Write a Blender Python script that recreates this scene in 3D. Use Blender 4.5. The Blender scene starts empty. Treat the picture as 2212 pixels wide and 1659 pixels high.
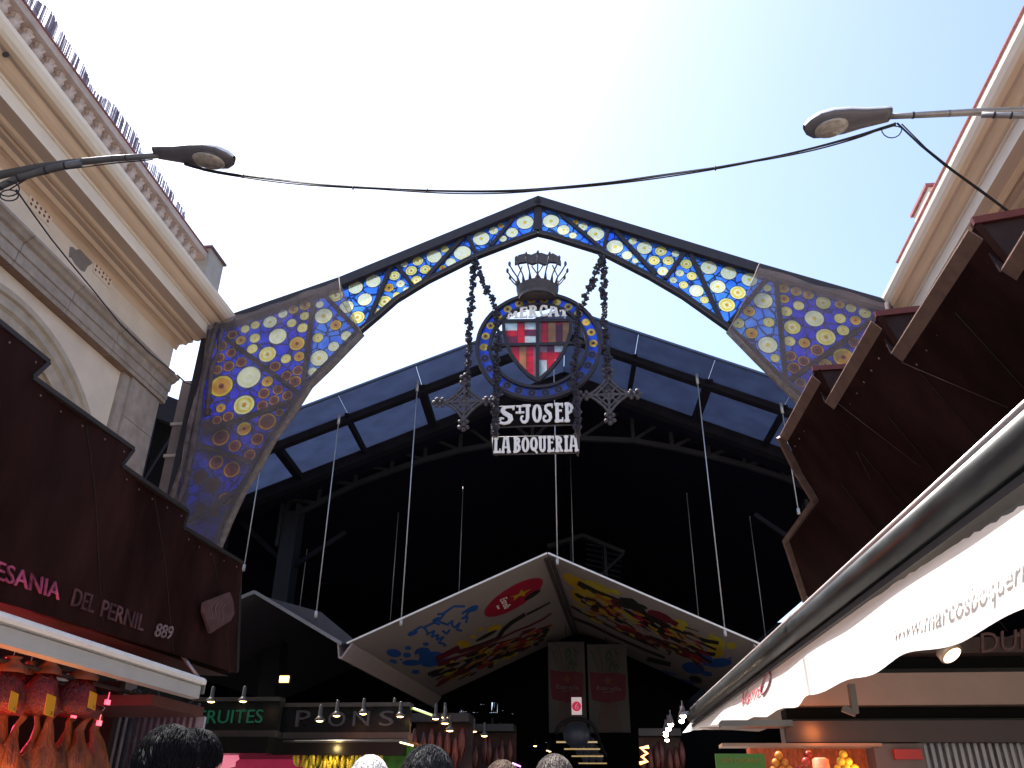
import bpy, bmesh, math, random
from mathutils import Vector, Matrix, noise
from mathutils.geometry import delaunay_2d_cdt
rnd = random.Random(7)
PI = math.pi
S = bpy.context.scene
COL = S.collection
# ------------------------------------------------------------------ camera
F, CX, CY = 1771.0, 1106.0, 829.5           # focal length and centre on a 2212 x 1659 plate
CAM = Vector((0, 0, 1.6))
def _ray(px, py): return Vector((px-CX, -(py-CY), -F))
_fw = _ray(1340, 1762).normalized()
_up = _ray(1135, -2550).normalized(); _up = (_up-_fw*_up.dot(_fw)).normalized()
_rt = _fw.cross(_up)
MC = Matrix((_rt, _fw, _up))                # camera axes to street axes (x right, y along the street, z up)
cam = bpy.data.cameras.new('camera'); cam.sensor_width = 36; cam.lens = F/2212*36; cam.clip_end = 2000; cam.clip_start = .05
co = bpy.data.objects.new('camera', cam); COL.objects.link(co)
co.matrix_world = Matrix.Translation(CAM) @ MC.to_4x4()
S.camera = co
# ------------------------------------------------------------------ light
SUN = Vector((-.42, .20, .88)).normalized()
W = bpy.data.worlds.new('World'); S.world = W; W.use_nodes = True
nt = W.node_tree; bg = nt.nodes['Background']
sky = nt.nodes.new('ShaderNodeTexSky'); sky.sky_type = 'NISHITA'; sky.sun_disc = False
sky.sun_elevation = math.asin(SUN.z); sky.sun_rotation = math.atan2(SUN.x, SUN.y)
sky.air_density = 1.0; sky.dust_density = 2.6; sky.ozone_density = 1.0
nt.links.new(sky.outputs[0], bg.inputs[0]); bg.inputs[1].default_value = .14
sl = bpy.data.lights.new('sun', 'SUN'); sl.energy = 4.8; sl.angle = math.radians(.5); sl.color = (1, .95, .88)
so = bpy.data.objects.new('sun', sl); COL.objects.link(so); so.rotation_euler = SUN.to_track_quat('Z', 'Y').to_euler()
S.view_settings.view_transform = 'Standard'; S.view_settings.look = 'None'; S.view_settings.gamma = 1
S.view_settings.exposure = 1.42
# ------------------------------------------------------------------ pixel helper (sets real positions on real planes)
def D(px, py): return MC @ _ray(px, py)
def P(px, py, x=None, y=None, z=None):
    d = D(px, py)
    t = (x-CAM.x)/d.x if x is not None else (y-CAM.y)/d.y if y is not None else (z-CAM.z)/d.z
    return CAM+d*t
def hit(px, py, p0, n):
    d = D(px, py); return CAM+d*((p0-CAM).dot(n)/d.dot(n))
class Plane:
    def __init__(s, p0, a):
        s.p0 = Vector(p0); s.a = a
        s.u = Vector((math.cos(a), math.sin(a), 0)); s.n = Vector((-math.sin(a), math.cos(a), 0))
    def at(s, u, z, d=0): v = s.p0+s.u*u+s.n*d; return Vector((v.x, v.y, z))
    def px(s, x, y, d=0):
        h = hit(x, y, s.p0+s.n*d, s.n); return ((h-s.p0).dot(s.u), h.z)
G = Plane((-.98, 12, 0), .033)
H = Plane((-.76, 17, 0), .07)
# ------------------------------------------------------------------ materials
def nodes(m):
    m.use_nodes = True; t = m.node_tree
    return t, t.nodes, t.links
MATS = {}
def mat(name, c, rough=.7, metal=0, var=.12, scale=4, bump=0, emit=None, est=0, spec=.4, stain=0, sheen=0, stretch=None):
    if name in MATS: return MATS[name]
    m = bpy.data.materials.new(name); t, n, l = nodes(m); b = n['Principled BSDF']
    b.inputs['Roughness'].default_value = rough; b.inputs['Metallic'].default_value = metal
    b.inputs['Specular IOR Level'].default_value = spec
    tc = n.new('ShaderNodeTexCoord'); mp = n.new('ShaderNodeMapping'); l.new(tc.outputs['Object'], mp.inputs[0])
    if stretch: mp.inputs['Scale'].default_value = stretch
    ns = n.new('ShaderNodeTexNoise'); ns.inputs['Scale'].default_value = scale; ns.inputs['Detail'].default_value = 6; ns.inputs['Roughness'].default_value = .62
    l.new(mp.outputs[0], ns.inputs['Vector'])
    rp = n.new('ShaderNodeValToRGB'); rp.color_ramp.elements[0].position = .3; rp.color_ramp.elements[1].position = .7
    rp.color_ramp.elements[0].color = (*[x*(1-var) for x in c], 1); rp.color_ramp.elements[1].color = (*[min(1, x*(1+var)) for x in c], 1)
    l.new(ns.outputs[0], rp.inputs[0]); out = rp.outputs[0]
    if stain:
        n2 = n.new('ShaderNodeTexNoise'); n2.inputs['Scale'].default_value = scale*.35; n2.inputs['Detail'].default_value = 8; l.new(mp.outputs[0], n2.inputs['Vector'])
        r2 = n.new('ShaderNodeValToRGB'); r2.color_ramp.elements[0].position = .5; r2.color_ramp.elements[1].position = .72
        r2.color_ramp.elements[0].color = (1, 1, 1, 1); r2.color_ramp.elements[1].color = (*[1-stain*k for k in (.75, .9, 1.)], 1)
        l.new(n2.outputs[0], r2.inputs[0])
        mx = n.new('ShaderNodeMix'); mx.data_type = 'RGBA'; mx.blend_type = 'MULTIPLY'; mx.inputs[0].default_value = 1
        l.new(out, mx.inputs[6]); l.new(r2.outputs[0], mx.inputs[7]); out = mx.outputs[2]
    l.new(out, b.inputs['Base Color'])
    rr = n.new('ShaderNodeMapRange'); rr.inputs[3].default_value = max(.03, rough-.12); rr.inputs[4].default_value = min(1, rough+.12)
    l.new(ns.outputs[0], rr.inputs[0]); l.new(rr.outputs[0], b.inputs['Roughness'])
    if bump:
        bn = n.new('ShaderNodeBump'); bn.inputs['Strength'].default_value = bump; bn.inputs['Distance'].default_value = .02
        n3 = n.new('ShaderNodeTexNoise'); n3.inputs['Scale'].default_value = scale*9; n3.inputs['Detail'].default_value = 4; l.new(mp.outputs[0], n3.inputs['Vector'])
        l.new(n3.outputs[0], bn.inputs['Height']); l.new(bn.outputs[0], b.inputs['Normal'])
    if emit: b.inputs['Emission Color'].default_value = (*emit, 1); b.inputs['Emission Strength'].default_value = est
    MATS[name] = m; return m
def glass(name, c, trans=.55, cells=0, bright=1.0, spread=0, vary=None):
    """Coloured glass: part see-through, part light-scattering; cells draws lead cames between crazed pieces."""
    if name in MATS: return MATS[name]
    m = bpy.data.materials.new(name); t, n, l = nodes(m); n.remove(n['Principled BSDF']); o = n['Material Output']
    tc = n.new('ShaderNodeTexCoord')
    ns = n.new('ShaderNodeTexNoise'); ns.inputs['Scale'].default_value = 2.2 if name == 'roof_glazing' else 6 if not cells else 1.3; ns.inputs['Detail'].default_value = 4
    l.new(tc.outputs['Object'], ns.inputs['Vector'])
    rp = n.new('ShaderNodeValToRGB'); rp.color_ramp.elements[0].position = .35; rp.color_ramp.elements[1].position = .65
    v = vary or [x*.75 for x in c]
    rp.color_ramp.elements[0].color = (*v, 1); rp.color_ramp.elements[1].color = (*c, 1)
    l.new(ns.outputs[0], rp.inputs[0]); col = rp.outputs[0]
    tr = n.new('ShaderNodeBsdfTransparent'); tl = n.new('ShaderNodeBsdfTranslucent'); df = n.new('ShaderNodeBsdfDiffuse'); gl = n.new('ShaderNodeBsdfGlossy'); gl.inputs['Roughness'].default_value = .12
    l.new(col, tr.inputs[0]); l.new(col, tl.inputs[0]); l.new(col, df.inputs[0])
    m0 = n.new('ShaderNodeMixShader'); m0.inputs[0].default_value = .22; l.new(tl.outputs[0], m0.inputs[1]); l.new(df.outputs[0], m0.inputs[2])
    m1 = n.new('ShaderNodeMixShader'); m1.inputs[0].default_value = trans; l.new(m0.outputs[0], m1.inputs[1]); l.new(tr.outputs[0], m1.inputs[2])
    m2 = n.new('ShaderNodeMixShader'); m2.inputs[0].default_value = .04; l.new(m1.outputs[0], m2.inputs[1]); l.new(gl.outputs[0], m2.inputs[2])
    last = m2
    if cells:
        vo = n.new('ShaderNodeTexVoronoi'); vo.feature = 'DISTANCE_TO_EDGE'; vo.inputs['Scale'].default_value = cells; l.new(tc.outputs['Object'], vo.inputs['Vector'])
        lt = n.new('ShaderNodeMath'); lt.operation = 'LESS_THAN'; lt.inputs[1].default_value = .055; l.new(vo.outputs['Distance'], lt.inputs[0])
        ld = n.new('ShaderNodeBsdfDiffuse'); ld.inputs[0].default_value = (.02, .03, .05, 1)
        mf = n.new('ShaderNodeMath'); mf.operation = 'MULTIPLY'; mf.inputs[1].default_value = .75; l.new(lt.outputs[0], mf.inputs[0])
        m3 = n.new('ShaderNodeMixShader'); l.new(mf.outputs[0], m3.inputs[0]); l.new(m2.outputs[0], m3.inputs[1]); l.new(ld.outputs[0], m3.inputs[2]); last = m3
    l.new(last.outputs[0], o.inputs[0]); MATS[name] = m; return m
def cloth(name, c, trans=.4, thru=0, rough=.9, scale=3, var=.12):
    """Thin fabric or netting: diffuse, lets light through (trans), and is partly open (thru)."""
    if name in MATS: return MATS[name]
    m = bpy.data.materials.new(name); t, n, l = nodes(m); n.remove(n['Principled BSDF']); o = n['Material Output']
    tc = n.new('ShaderNodeTexCoord'); ns = n.new('ShaderNodeTexNoise'); ns.inputs['Scale'].default_value = scale; ns.inputs['Detail'].default_value = 7; l.new(tc.outputs['Object'], ns.inputs['Vector'])
    rp = n.new('ShaderNodeValToRGB'); rp.color_ramp.elements[0].position = .3; rp.color_ramp.elements[1].position = .7
    rp.color_ramp.elements[0].color = (*[x*(1-var) for x in c], 1); rp.color_ramp.elements[1].color = (*[min(1, x*(1+var)) for x in c], 1)
    l.new(ns.outputs[0], rp.inputs[0])
    df = n.new('ShaderNodeBsdfDiffuse'); tl = n.new('ShaderNodeBsdfTranslucent'); l.new(rp.outputs[0], df.inputs[0]); l.new(rp.outputs[0], tl.inputs[0])
    m1 = n.new('ShaderNodeMixShader'); m1.inputs[0].default_value = trans; l.new(df.outputs[0], m1.inputs[1]); l.new(tl.outputs[0], m1.inputs[2]); last = m1
    if thru:
        tr = n.new('ShaderNodeBsdfTransparent'); m2 = n.new('ShaderNodeMixShader')
        mr = n.new('ShaderNodeMapRange'); mr.inputs[3].default_value = max(0, thru-.12); mr.inputs[4].default_value = min(1, thru+.12); l.new(ns.outputs[0], mr.inputs[0]); l.new(mr.outputs[0], m2.inputs[0])
        l.new(m1.outputs[0], m2.inputs[1]); l.new(tr.outputs[0], m2.inputs[2]); last = m2
    l.new(last.outputs[0], o.inputs[0]); MATS[name] = m; return m
def lit(name, c, s): return mat(name, (.8, .8, .8), .5, emit=c, est=s, var=.02)
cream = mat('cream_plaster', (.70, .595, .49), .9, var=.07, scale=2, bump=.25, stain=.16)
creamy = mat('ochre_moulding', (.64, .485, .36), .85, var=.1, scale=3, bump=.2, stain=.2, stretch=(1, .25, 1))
shade_brownm = mat('shade_brown_moulding', (.43, .32, .26), .85, var=.1, scale=3, bump=.2, stain=.15, stretch=(1, .25, 1))  # darker brown puts the shade of cornice undersides and grooves into the colour
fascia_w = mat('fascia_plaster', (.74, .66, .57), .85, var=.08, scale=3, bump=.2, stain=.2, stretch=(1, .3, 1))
stone = mat('grey_stone', (.36, .30, .26), .9, var=.18, scale=6, bump=.5, stain=.25)
stone_d = mat('shaded_stone', (.24, .15, .11), .9, var=.18, scale=5, bump=.4, stain=.2)  # string course underside only, its shade put into a browner stone
bare = mat('bare_render', (.22, .19, .175), .95, var=.12, scale=9, bump=.6)
balm = mat('baluster_stone', (.50, .40, .35), .85, var=.12, scale=7, bump=.4, stain=.25)
terra = mat('terracotta_edge', (.24, .09, .10), .85, var=.2, scale=8, bump=.3)
iron = mat('gate_iron', (.026, .022, .03), .6, .1, var=.3, scale=7, bump=.3)
iron_l = mat('ornament_iron', (.075, .065, .07), .6, .3, var=.3, scale=12, bump=.4)
lead = mat('lead_came', (.02, .03, .045), .6, .2)
steel_b = mat('brown_steel', (.022, .009, .0085), .5, 0, var=.5, scale=1.8, bump=.15, stain=.5, spec=.03, stretch=(1, 1, .35))
steel_rim = mat('lit_steel_rim', (.15, .09, .072), .5, .2, var=.3, scale=9, bump=.3)  # paler copy of the brown steel, sunlight on the rims put into the colour
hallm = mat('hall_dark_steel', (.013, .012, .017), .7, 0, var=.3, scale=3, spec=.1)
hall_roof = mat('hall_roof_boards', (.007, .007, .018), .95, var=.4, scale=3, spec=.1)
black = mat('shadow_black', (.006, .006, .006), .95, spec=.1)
white = mat('white_paint', (.72, .71, .69), .5, var=.06, scale=5)
greybox = mat('grey_housing', (.40, .40, .40), .5, var=.06, scale=5)
lampgrey = mat('lamp_dark_grey', (.11, .11, .13), .45, .2, var=.1, scale=9)
lampwhite = mat('lamp_shell', (.62, .62, .66), .4, var=.06)
galv = mat('galvanised_steel', (.28, .27, .27), .45, .6, var=.15, scale=8)
cable = mat('black_cable', (.012, .012, .02), .6)
chrome = mat('steel_wire', (.45, .45, .46), .4, .4)
stainless = mat('stainless', (.10, .09, .08), .35, .7, var=.1, scale=5)
signletter = mat('letter_white', (.80, .77, .74), .6, var=.06, scale=9)
signback = mat('sign_back', (.008, .007, .008), .8, spec=.05)
net = cloth('safety_net', (.20, .165, .165), .22, .40, scale=5, var=.2)
netd = cloth('net_folded', (.17, .135, .14), .3, .1, scale=9, var=.3)
glaze = glass('roof_glazing', (.115, .14, .21), .25, vary=(.10, .12, .18))
# ------------------------------------------------------------------ mesh helpers
BASE = {}
class MB:
    def __init__(s): s.v = []; s.f = []; s.m = []; s.sm = []
    def add(s, vs, fs, mi=0, smooth=False):
        b = len(s.v); s.v += [Vector(v) for v in vs]
        for f in fs: s.f.append([b+i for i in f]); s.m.append(mi); s.sm.append(smooth)
        return s
    def quad(s, a, b, c, d, mi=0): return s.add([a, b, c, d], [(0, 1, 2, 3)], mi)
    def box(s, lo, hi, mi=0):
        x0, y0, z0 = lo; x1, y1, z1 = hi
        return s.add([(x0,y0,z0),(x1,y0,z0),(x1,y1,z0),(x0,y1,z0),(x0,y0,z1),(x1,y0,z1),(x1,y1,z1),(x0,y1,z1)],
                     [(0,3,2,1),(4,5,6,7),(0,1,5,4),(1,2,6,5),(2,3,7,6),(3,0,4,7)], mi)
    def beam(s, a, b, w, h, up=(0,0,1), mi=0):
        a = Vector(a); b = Vector(b); d = (b-a).normalized(); up = Vector(up)
        x = d.cross(up)
        if x.length < 1e-4: x = d.cross(Vector((0,1,0)))
        x.normalize(); y = x.cross(d).normalized()
        c = [(-1,-1),(1,-1),(1,1),(-1,1)]
        vs = [p+x*(i*w/2)+y*(j*h/2) for p in (a, b) for i, j in c]
        return s.add(vs, [(3,2,1,0),(4,5,6,7),(0,1,5,4),(1,2,6,5),(2,3,7,6),(3,0,4,7)], mi)
    def tube(s, pts, r, seg=8, mi=0, cap=True):
        pts = [Vector(p) for p in pts]; n = len(pts); rs = r if isinstance(r, (list, tuple)) else [r]*n
        b = len(s.v); prev = None
        for i, p in enumerate(pts):
            t = (pts[min(i+1, n-1)]-pts[max(i-1, 0)]).normalized()
            if prev is None:
                a = Vector((0,0,1)) if abs(t.z) < .9 else Vector((0,1,0)); x = t.cross(a).normalized()
            else: x = (prev-t*prev.dot(t)).normalized()
            prev = x; y = t.cross(x)
            for k in range(seg):
                q = 2*PI*k/seg; s.v.append(p+x*(rs[i]*math.cos(q))+y*(rs[i]*math.sin(q)))
        for i in range(n-1):
            for k in range(seg):
                s.f.append([b+i*seg+k, b+i*seg+(k+1) % seg, b+(i+1)*seg+(k+1) % seg, b+(i+1)*seg+k]); s.m.append(mi); s.sm.append(True)
        if cap:
            s.f.append([b+k for k in range(seg)][::-1]); s.m.append(mi); s.sm.append(False)
            s.f.append([b+(n-1)*seg+k for k in range(seg)]); s.m.append(mi); s.sm.append(False)
        return s
    def lathe(s, prof, c, seg=12, mi=0, axis=None):
        c = Vector(c); b = len(s.v)
        for r, z in prof:
            for k in range(seg):
                q = 2*PI*k/seg; v = Vector((r*math.cos(q), r*math.sin(q), z))
                if axis: v = axis @ v
                s.v.append(c+v)
        for i in range(len(prof)-1):
            for k in range(seg):
                s.f.append([b+i*seg+k, b+i*seg+(k+1) % seg, b+(i+1)*seg+(k+1) % seg, b+(i+1)*seg+k]); s.m.append(mi); s.sm.append(True)
        return s
    def blob(s, c, r, mi=0, seg=8, rings=6, rot=None, noise=0):
        c = Vector(c); b = len(s.v); r = r if isinstance(r, (tuple, list)) else (r, r, r)
        for i in range(rings+1):
            th = PI*i/rings
            for k in range(seg):
                q = 2*PI*k/seg; j = 1+rnd.uniform(-noise, noise)
                v = Vector((r[0]*math.sin(th)*math.cos(q), r[1]*math.sin(th)*math.sin(q), r[2]*math.cos(th)))*j
                if rot: v = rot @ v
                s.v.append(c+v)
        for i in range(rings):
            for k in range(seg):
                s.f.append([b+i*seg+k, b+(i+1)*seg+k, b+(i+1)*seg+(k+1) % seg, b+i*seg+(k+1) % seg]); s.m.append(mi); s.sm.append(True)
        return s
    def build(s, name, mats, parent=None, label=None, loc=None):
        off = BASE[parent.name] if parent else (Vector(loc) if loc is not None else Vector((0,0,0)))
        me = bpy.data.meshes.new(name)
        me.from_pydata([v-off for v in s.v], [], s.f)
        for m in (mats if isinstance(mats, (list, tuple)) else [mats]): me.materials.append(m)
        me.polygons.foreach_set('material_index', s.m); me.polygons.foreach_set('use_smooth', s.sm)
        me.validate(); me.update()
        o = bpy.data.objects.new(name, me); COL.objects.link(o)
        if parent: o.parent = parent
        else: o.location = off
        BASE[o.name] = off
        if label: o['label'] = label
        return o
def thing(name, label, cat, loc, group=None, kind=None):
    o = bpy.data.objects.new(name, None); COL.objects.link(o); o.location = loc; o.empty_display_size = .2
    BASE[o.name] = Vector(loc); return tag(o, label, cat, group, kind)
def tag(o, label=None, cat=None, group=None, kind=None):
    if label: o['label'] = label
    if cat: o['category'] = cat
    if group: o['group'] = group
    if kind: o['kind'] = kind
    return o
def copy_thing(o, loc, label=None, parent=None):
    c = o.copy(); COL.objects.link(c)
    if parent: c.parent = parent
    else: c.location = loc; BASE[c.name] = Vector(loc)
    if label: c['label'] = label
    for ch in [x for x in COL.objects if x.parent == o]: copy_thing(ch, None, None, c)
    return c
def ccw(p):
    a = sum(p[i][0]*p[(i+1) % len(p)][1]-p[(i+1) % len(p)][0]*p[i][1] for i in range(len(p)))
    return p if a > 0 else p[::-1]
def mosaic(mb, outline, cells, fmap, d0=0, d1=None):
    """Planar piece cut into cells. cells: (polygon, material index), later ones on top; index -1 is a hole.
    outline None: union of the cells. fmap(a, b, depth) gives the 3-D point."""
    polys = ([outline] if outline else [])+[c[0] for c in cells]
    vs = []; fs = []
    for p in polys:
        p = ccw([tuple(q) for q in p]); b = len(vs); vs += [Vector(q) for q in p]; fs.append(list(range(b, b+len(p))))
    V2, E2, F2, _, _, of = delaunay_2d_cdt(vs, [], fs, 1, 1e-5, True)
    keep = []
    for f, o in zip(F2, of):
        o = set(o)
        if outline:
            if 0 not in o: continue
            ids = [i-1 for i in o if i > 0]; mi = cells[max(ids)][1] if ids else 0
        else:
            if not o: continue
            mi = cells[max(o)][1]
        if mi < 0: continue
        keep.append((f, mi))
    b = len(mb.v); mb.v += [fmap(v.x, v.y, d0) for v in V2]
    for f, mi in keep: mb.f.append([b+i for i in f]); mb.m.append(mi); mb.sm.append(False)
    if d1 is not None:
        b2 = len(mb.v); mb.v += [fmap(v.x, v.y, d1) for v in V2]; cnt = {}
        for f, mi in keep:
            mb.f.append([b2+i for i in f[::-1]]); mb.m.append(mi); mb.sm.append(False)
            for i in range(3):
                e = (f[i], f[(i+1) % 3]); k = (min(e), max(e)); cnt[k] = None if k in cnt else (e, mi)
        for q in cnt.values():
            if q: (i, j), mi = q; mb.f.append([b+j, b+i, b2+i, b2+j]); mb.m.append(mi); mb.sm.append(False)
    return mb
def circ(cx, cy, r, n=24, ry=None, rot=0, a0=0, a1=2*PI):
    ry = r if ry is None else ry; out = []
    for k in range(n):
        q = a0+(a1-a0)*k/n; x, y = r*math.cos(q), ry*math.sin(q)
        out.append((cx+x*math.cos(rot)-y*math.sin(rot), cy+x*math.sin(rot)+y*math.cos(rot)))
    return out
def ribbon(pts, w, closed=False):
    """Stroke a 2-D path into one quad per step (union them with mosaic)."""
    out = []; ws = w if isinstance(w, (list, tuple)) else [w]*len(pts)
    for i in range(len(pts)-1):
        (x0, y0), (x1, y1) = pts[i], pts[i+1]; l = math.hypot(x1-x0, y1-y0) or 1e-6; nx, ny = -(y1-y0)/l, (x1-x0)/l
        ex, ey = (x1-x0)/l*ws[i]*.12, (y1-y0)/l*ws[i]*.12
        a, b = ws[i]/2, ws[i+1]/2
        out.append([(x0-ex+nx*a, y0-ey+ny*a), (x0-ex-nx*a, y0-ey-ny*a), (x1+ex-nx*b, y1+ey-ny*b), (x1+ex+nx*b, y1+ey+ny*b)])
    return out
def arcp(cx, cy, rx, ry, d0, d1, n=10):
    return [(cx+rx*math.cos(math.radians(d0+(d1-d0)*i/n)), cy+ry*math.sin(math.radians(d0+(d1-d0)*i/n))) for i in range(n+1)]
def glyph(ch):
    """Slab-serif display letters in a 0..w by 0..1 cell: list of (path, stroke width), advance."""
    s = .2; t = .11
    def st(x, y0=0, y1=1, w=s): return ([(x, y0), (x, y1)], w)
    def sf(x, y, l=.3): return ([(x-l/2, y), (x+l/2, y)], t)
    if ch == 'I': return [st(.17), sf(.17, .05), sf(.17, .95)], .34
    if ch == 'L': return [st(.17), sf(.17, .95), ([(.02, .06), (.5, .06)], .13), st(.47, 0, .25, .1)], .54
    if ch == 'A': return [([(.08, 0), (.2, 1)], .16), ([(.2, .94), (.4, .94)], .14), ([(.52, 0), (.4, 1)], .2), ([(.14, .35), (.48, .35)], .1), sf(.08, .05, .24), sf(.52, .05, .26)], .62
    if ch == 'E': return [st(.15), ([(.02, .94), (.48, .94)], .12), ([(.15, .6), (.42, .6)], .1), ([(.02, .06), (.48, .06)], .12), st(.46, .78, 1, .08), st(.46, 0, .22, .08)], .52
    if ch == 'T': return [st(.27), ([(.02, .93), (.52, .93)], .14), st(.05, .72, 1, .08), st(.49, .72, 1, .08), sf(.27, .05)], .54
    if ch == 'B': return [st(.15), sf(.13, .05, .22), sf(.13, .95, .22), (arcp(.2, .76, .2, .19, 90, -90), [.12, .13, .15, .17, .18, .18, .18, .17, .15, .13, .12]), (arcp(.2, .3, .24, .24, 90, -90), [.12, .13, .15, .17, .19, .19, .19, .17, .15, .13, .12])], .55
    if ch == 'P': return [st(.15), sf(.15, .05), sf(.13, .95, .22), (arcp(.2, .7, .24, .24, 90, -90), [.12, .13, .15, .17, .19, .19, .19, .17, .15, .13, .12])], .54
    if ch == 'R': return [st(.15), sf(.15, .05), sf(.13, .95, .22), (arcp(.2, .73, .22, .21, 90, -90), [.12, .13, .15, .17, .18, .18, .18, .17, .15, .13, .12]), ([(.26, .52), (.36, .3), (.44, .05)], .17), sf(.47, .05, .16)], .58
    if ch == 'O': return [(arcp(.28, .5, .19, .43, 90, 450, 20), [.1+.09*abs(math.cos(math.radians(90+18*i))) for i in range(21)])], .56
    if ch == 'Q': return [(arcp(.28, .53, .19, .4, 90, 450, 20), [.1+.09*abs(math.cos(math.radians(90+18*i))) for i in range(21)]), ([(.24, .26), (.36, .1), (.52, -.06)], .12)], .56
    if ch == 'U': return [st(.14, .25, 1), (arcp(.29, .27, .15, .2, 180, 360, 8), .16), st(.44, .25, 1, .15), sf(.14, .95, .26), sf(.44, .95, .24)], .58
    if ch == 'C': return [([(.48, .68), (.46, .82)]+arcp(.29, .52, .17, .41, 60, 300, 14)+[(.47, .12), (.49, .2)], .15), st(.48, .66, .95, .09)], .54
    if ch == 'M': return [([(.1, 0), (.14, 1)], .11), ([(.14, 1), (.34, .3)], .14), ([(.34, .3), (.54, 1)], .1), ([(.54, 1), (.58, 0)], .17), sf(.1, .05, .22), sf(.58, .05, .26)], .7
    if ch == 'S': return [([(.56, .95), (.5, .93), (.3, .93), (.18, .86), (.16, .72), (.26, .58), (.42, .44), (.46, .26), (.38, .1), (.22, .05), (.08, .1), (.04, .24), (.1, .34), (.2, .32)], [.1, .13, .13, .14, .16, .2, .2, .17, .13, .12, .12, .12, .11, .07]), st(.55, .78, .98, .08)], .64
    if ch == 'J': return [([(.1, .94), (.56, .94)], .12), ([(.4, .94), (.4, .3), (.36, .14), (.24, .05), (.1, .08), (.02, .2), (.04, .34), (.14, .38)], [.2, .2, .16, .13, .12, .12, .11, .07])], .62
    return [], .3
def letters(mb, txt, x, y, h, width, fmap, d0, d1, hf=None, mi=0, skip=()):
    adv = [glyph(c)[1] for c in txt]; tot = sum(adv)+.05*(len(txt)-1); k = width/tot; cx = x
    for c, a in zip(txt, adv):
        g, _ = glyph(c); polys = []
        for path, w in g: polys += ribbon(path, w)
        hh = h if hf is None else hf(cx+a*k/2)
        cells = []
        for p in polys:
            cells.append(([(cx+q[0]*k, y+q[1]*hh) for q in p], mi))
        if cells: mosaic(mb, None, cells, fmap, d0, d1)
        cx += (a+.05)*k
def text_cells(body, fmap, d, ext=.004, shear=0, name='t'):
    """Plain lettering from Blender's own built-in face, mapped onto a surface: fmap(x, y, depth), unit cap height about .73."""
    cu = bpy.data.curves.new(name, 'FONT'); cu.body = body; cu.size = 1; cu.shear = shear; cu.resolution_u = 3
    ob = bpy.data.objects.new(name, cu); COL.objects.link(ob)
    dg = bpy.context.evaluated_depsgraph_get(); me = bpy.data.meshes.new_from_object(ob.evaluated_get(dg))
    w = max((v.co.x for v in me.vertices), default=1)
    vs = [(v.co.x/w, v.co.y/.73) for v in me.vertices]; fs = [list(p.vertices) for p in me.polygons]
    bpy.data.objects.remove(ob); bpy.data.curves.remove(cu); bpy.data.meshes.remove(me)
    mb = MB(); b = len(mb.v)
    n = len(vs); mb.v += [fmap(x, y, d) for x, y in vs]+[fmap(x, y, d+ext) for x, y in vs]; cnt = {}
    for f in fs:
        mb.f.append(list(f)); mb.m.append(0); mb.sm.append(False); mb.f.append([i+n for i in f[::-1]]); mb.m.append(0); mb.sm.append(False)
        for i in range(len(f)):
            e = (f[i], f[(i+1) % len(f)]); k = (min(e), max(e)); cnt[k] = None if k in cnt else e
    for e in cnt.values():
        if e: mb.f.append([e[1], e[0], e[0]+n, e[1]+n]); mb.m.append(0); mb.sm.append(False)
    return mb
def extrude_y(mb, prof, y0, y1, mis=None, step=None, close=True, wob=0):
    """Sweep an (x, z) profile along the street; mis gives a material per face strip."""
    ys = [y0, y1]
    b = len(mb.v); n = len(prof)
    for y in ys:
        for x, z in prof: mb.v.append(Vector((x, y, z)))
    for i in range(n if close else n-1):
        j = (i+1) % n; mb.f.append([b+i, b+j, b+n+j, b+n+i]); mb.m.append(mis[i] if mis else 0); mb.sm.append(False)
    if close:
        mb.f.append([b+i for i in range(n)]); mb.m.append(0); mb.sm.append(False)
        mb.f.append([b+n+i for i in range(n)][::-1]); mb.m.append(0); mb.sm.append(False)
    return mb
def curvepts(a, b, sag, n=16):
    a = Vector(a); b = Vector(b); return [a.lerp(b, i/n)-Vector((0, 0, sag*4*(i/n)*(1-i/n))) for i in range(n+1)]
# ================================================================== ground
g = MB().quad((-300,-300,0), (300,-300,0), (300,300,0), (-300,300,0)).build('ground', mat('paving', (.24, .225, .21), .9, var=.15, scale=1.5, bump=.3)); g['kind'] = 'structure'
# ================================================================== left and right market buildings
YE = 11.7
def cornice_profile(s):
    """s = -1 left building, +1 right; the same cornice faces both ways."""
    return s
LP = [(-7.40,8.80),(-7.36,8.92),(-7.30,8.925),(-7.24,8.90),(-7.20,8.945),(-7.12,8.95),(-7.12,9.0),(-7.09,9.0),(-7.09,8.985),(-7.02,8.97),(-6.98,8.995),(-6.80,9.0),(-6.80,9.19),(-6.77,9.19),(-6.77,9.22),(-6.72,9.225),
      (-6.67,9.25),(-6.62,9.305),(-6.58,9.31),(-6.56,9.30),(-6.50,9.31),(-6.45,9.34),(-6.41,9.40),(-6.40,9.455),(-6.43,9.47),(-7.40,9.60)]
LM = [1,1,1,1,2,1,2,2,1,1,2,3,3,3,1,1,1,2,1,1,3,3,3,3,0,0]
def shift(prof, k, ox): return [(k*(x)+ox, z) for x, z in prof]
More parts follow.
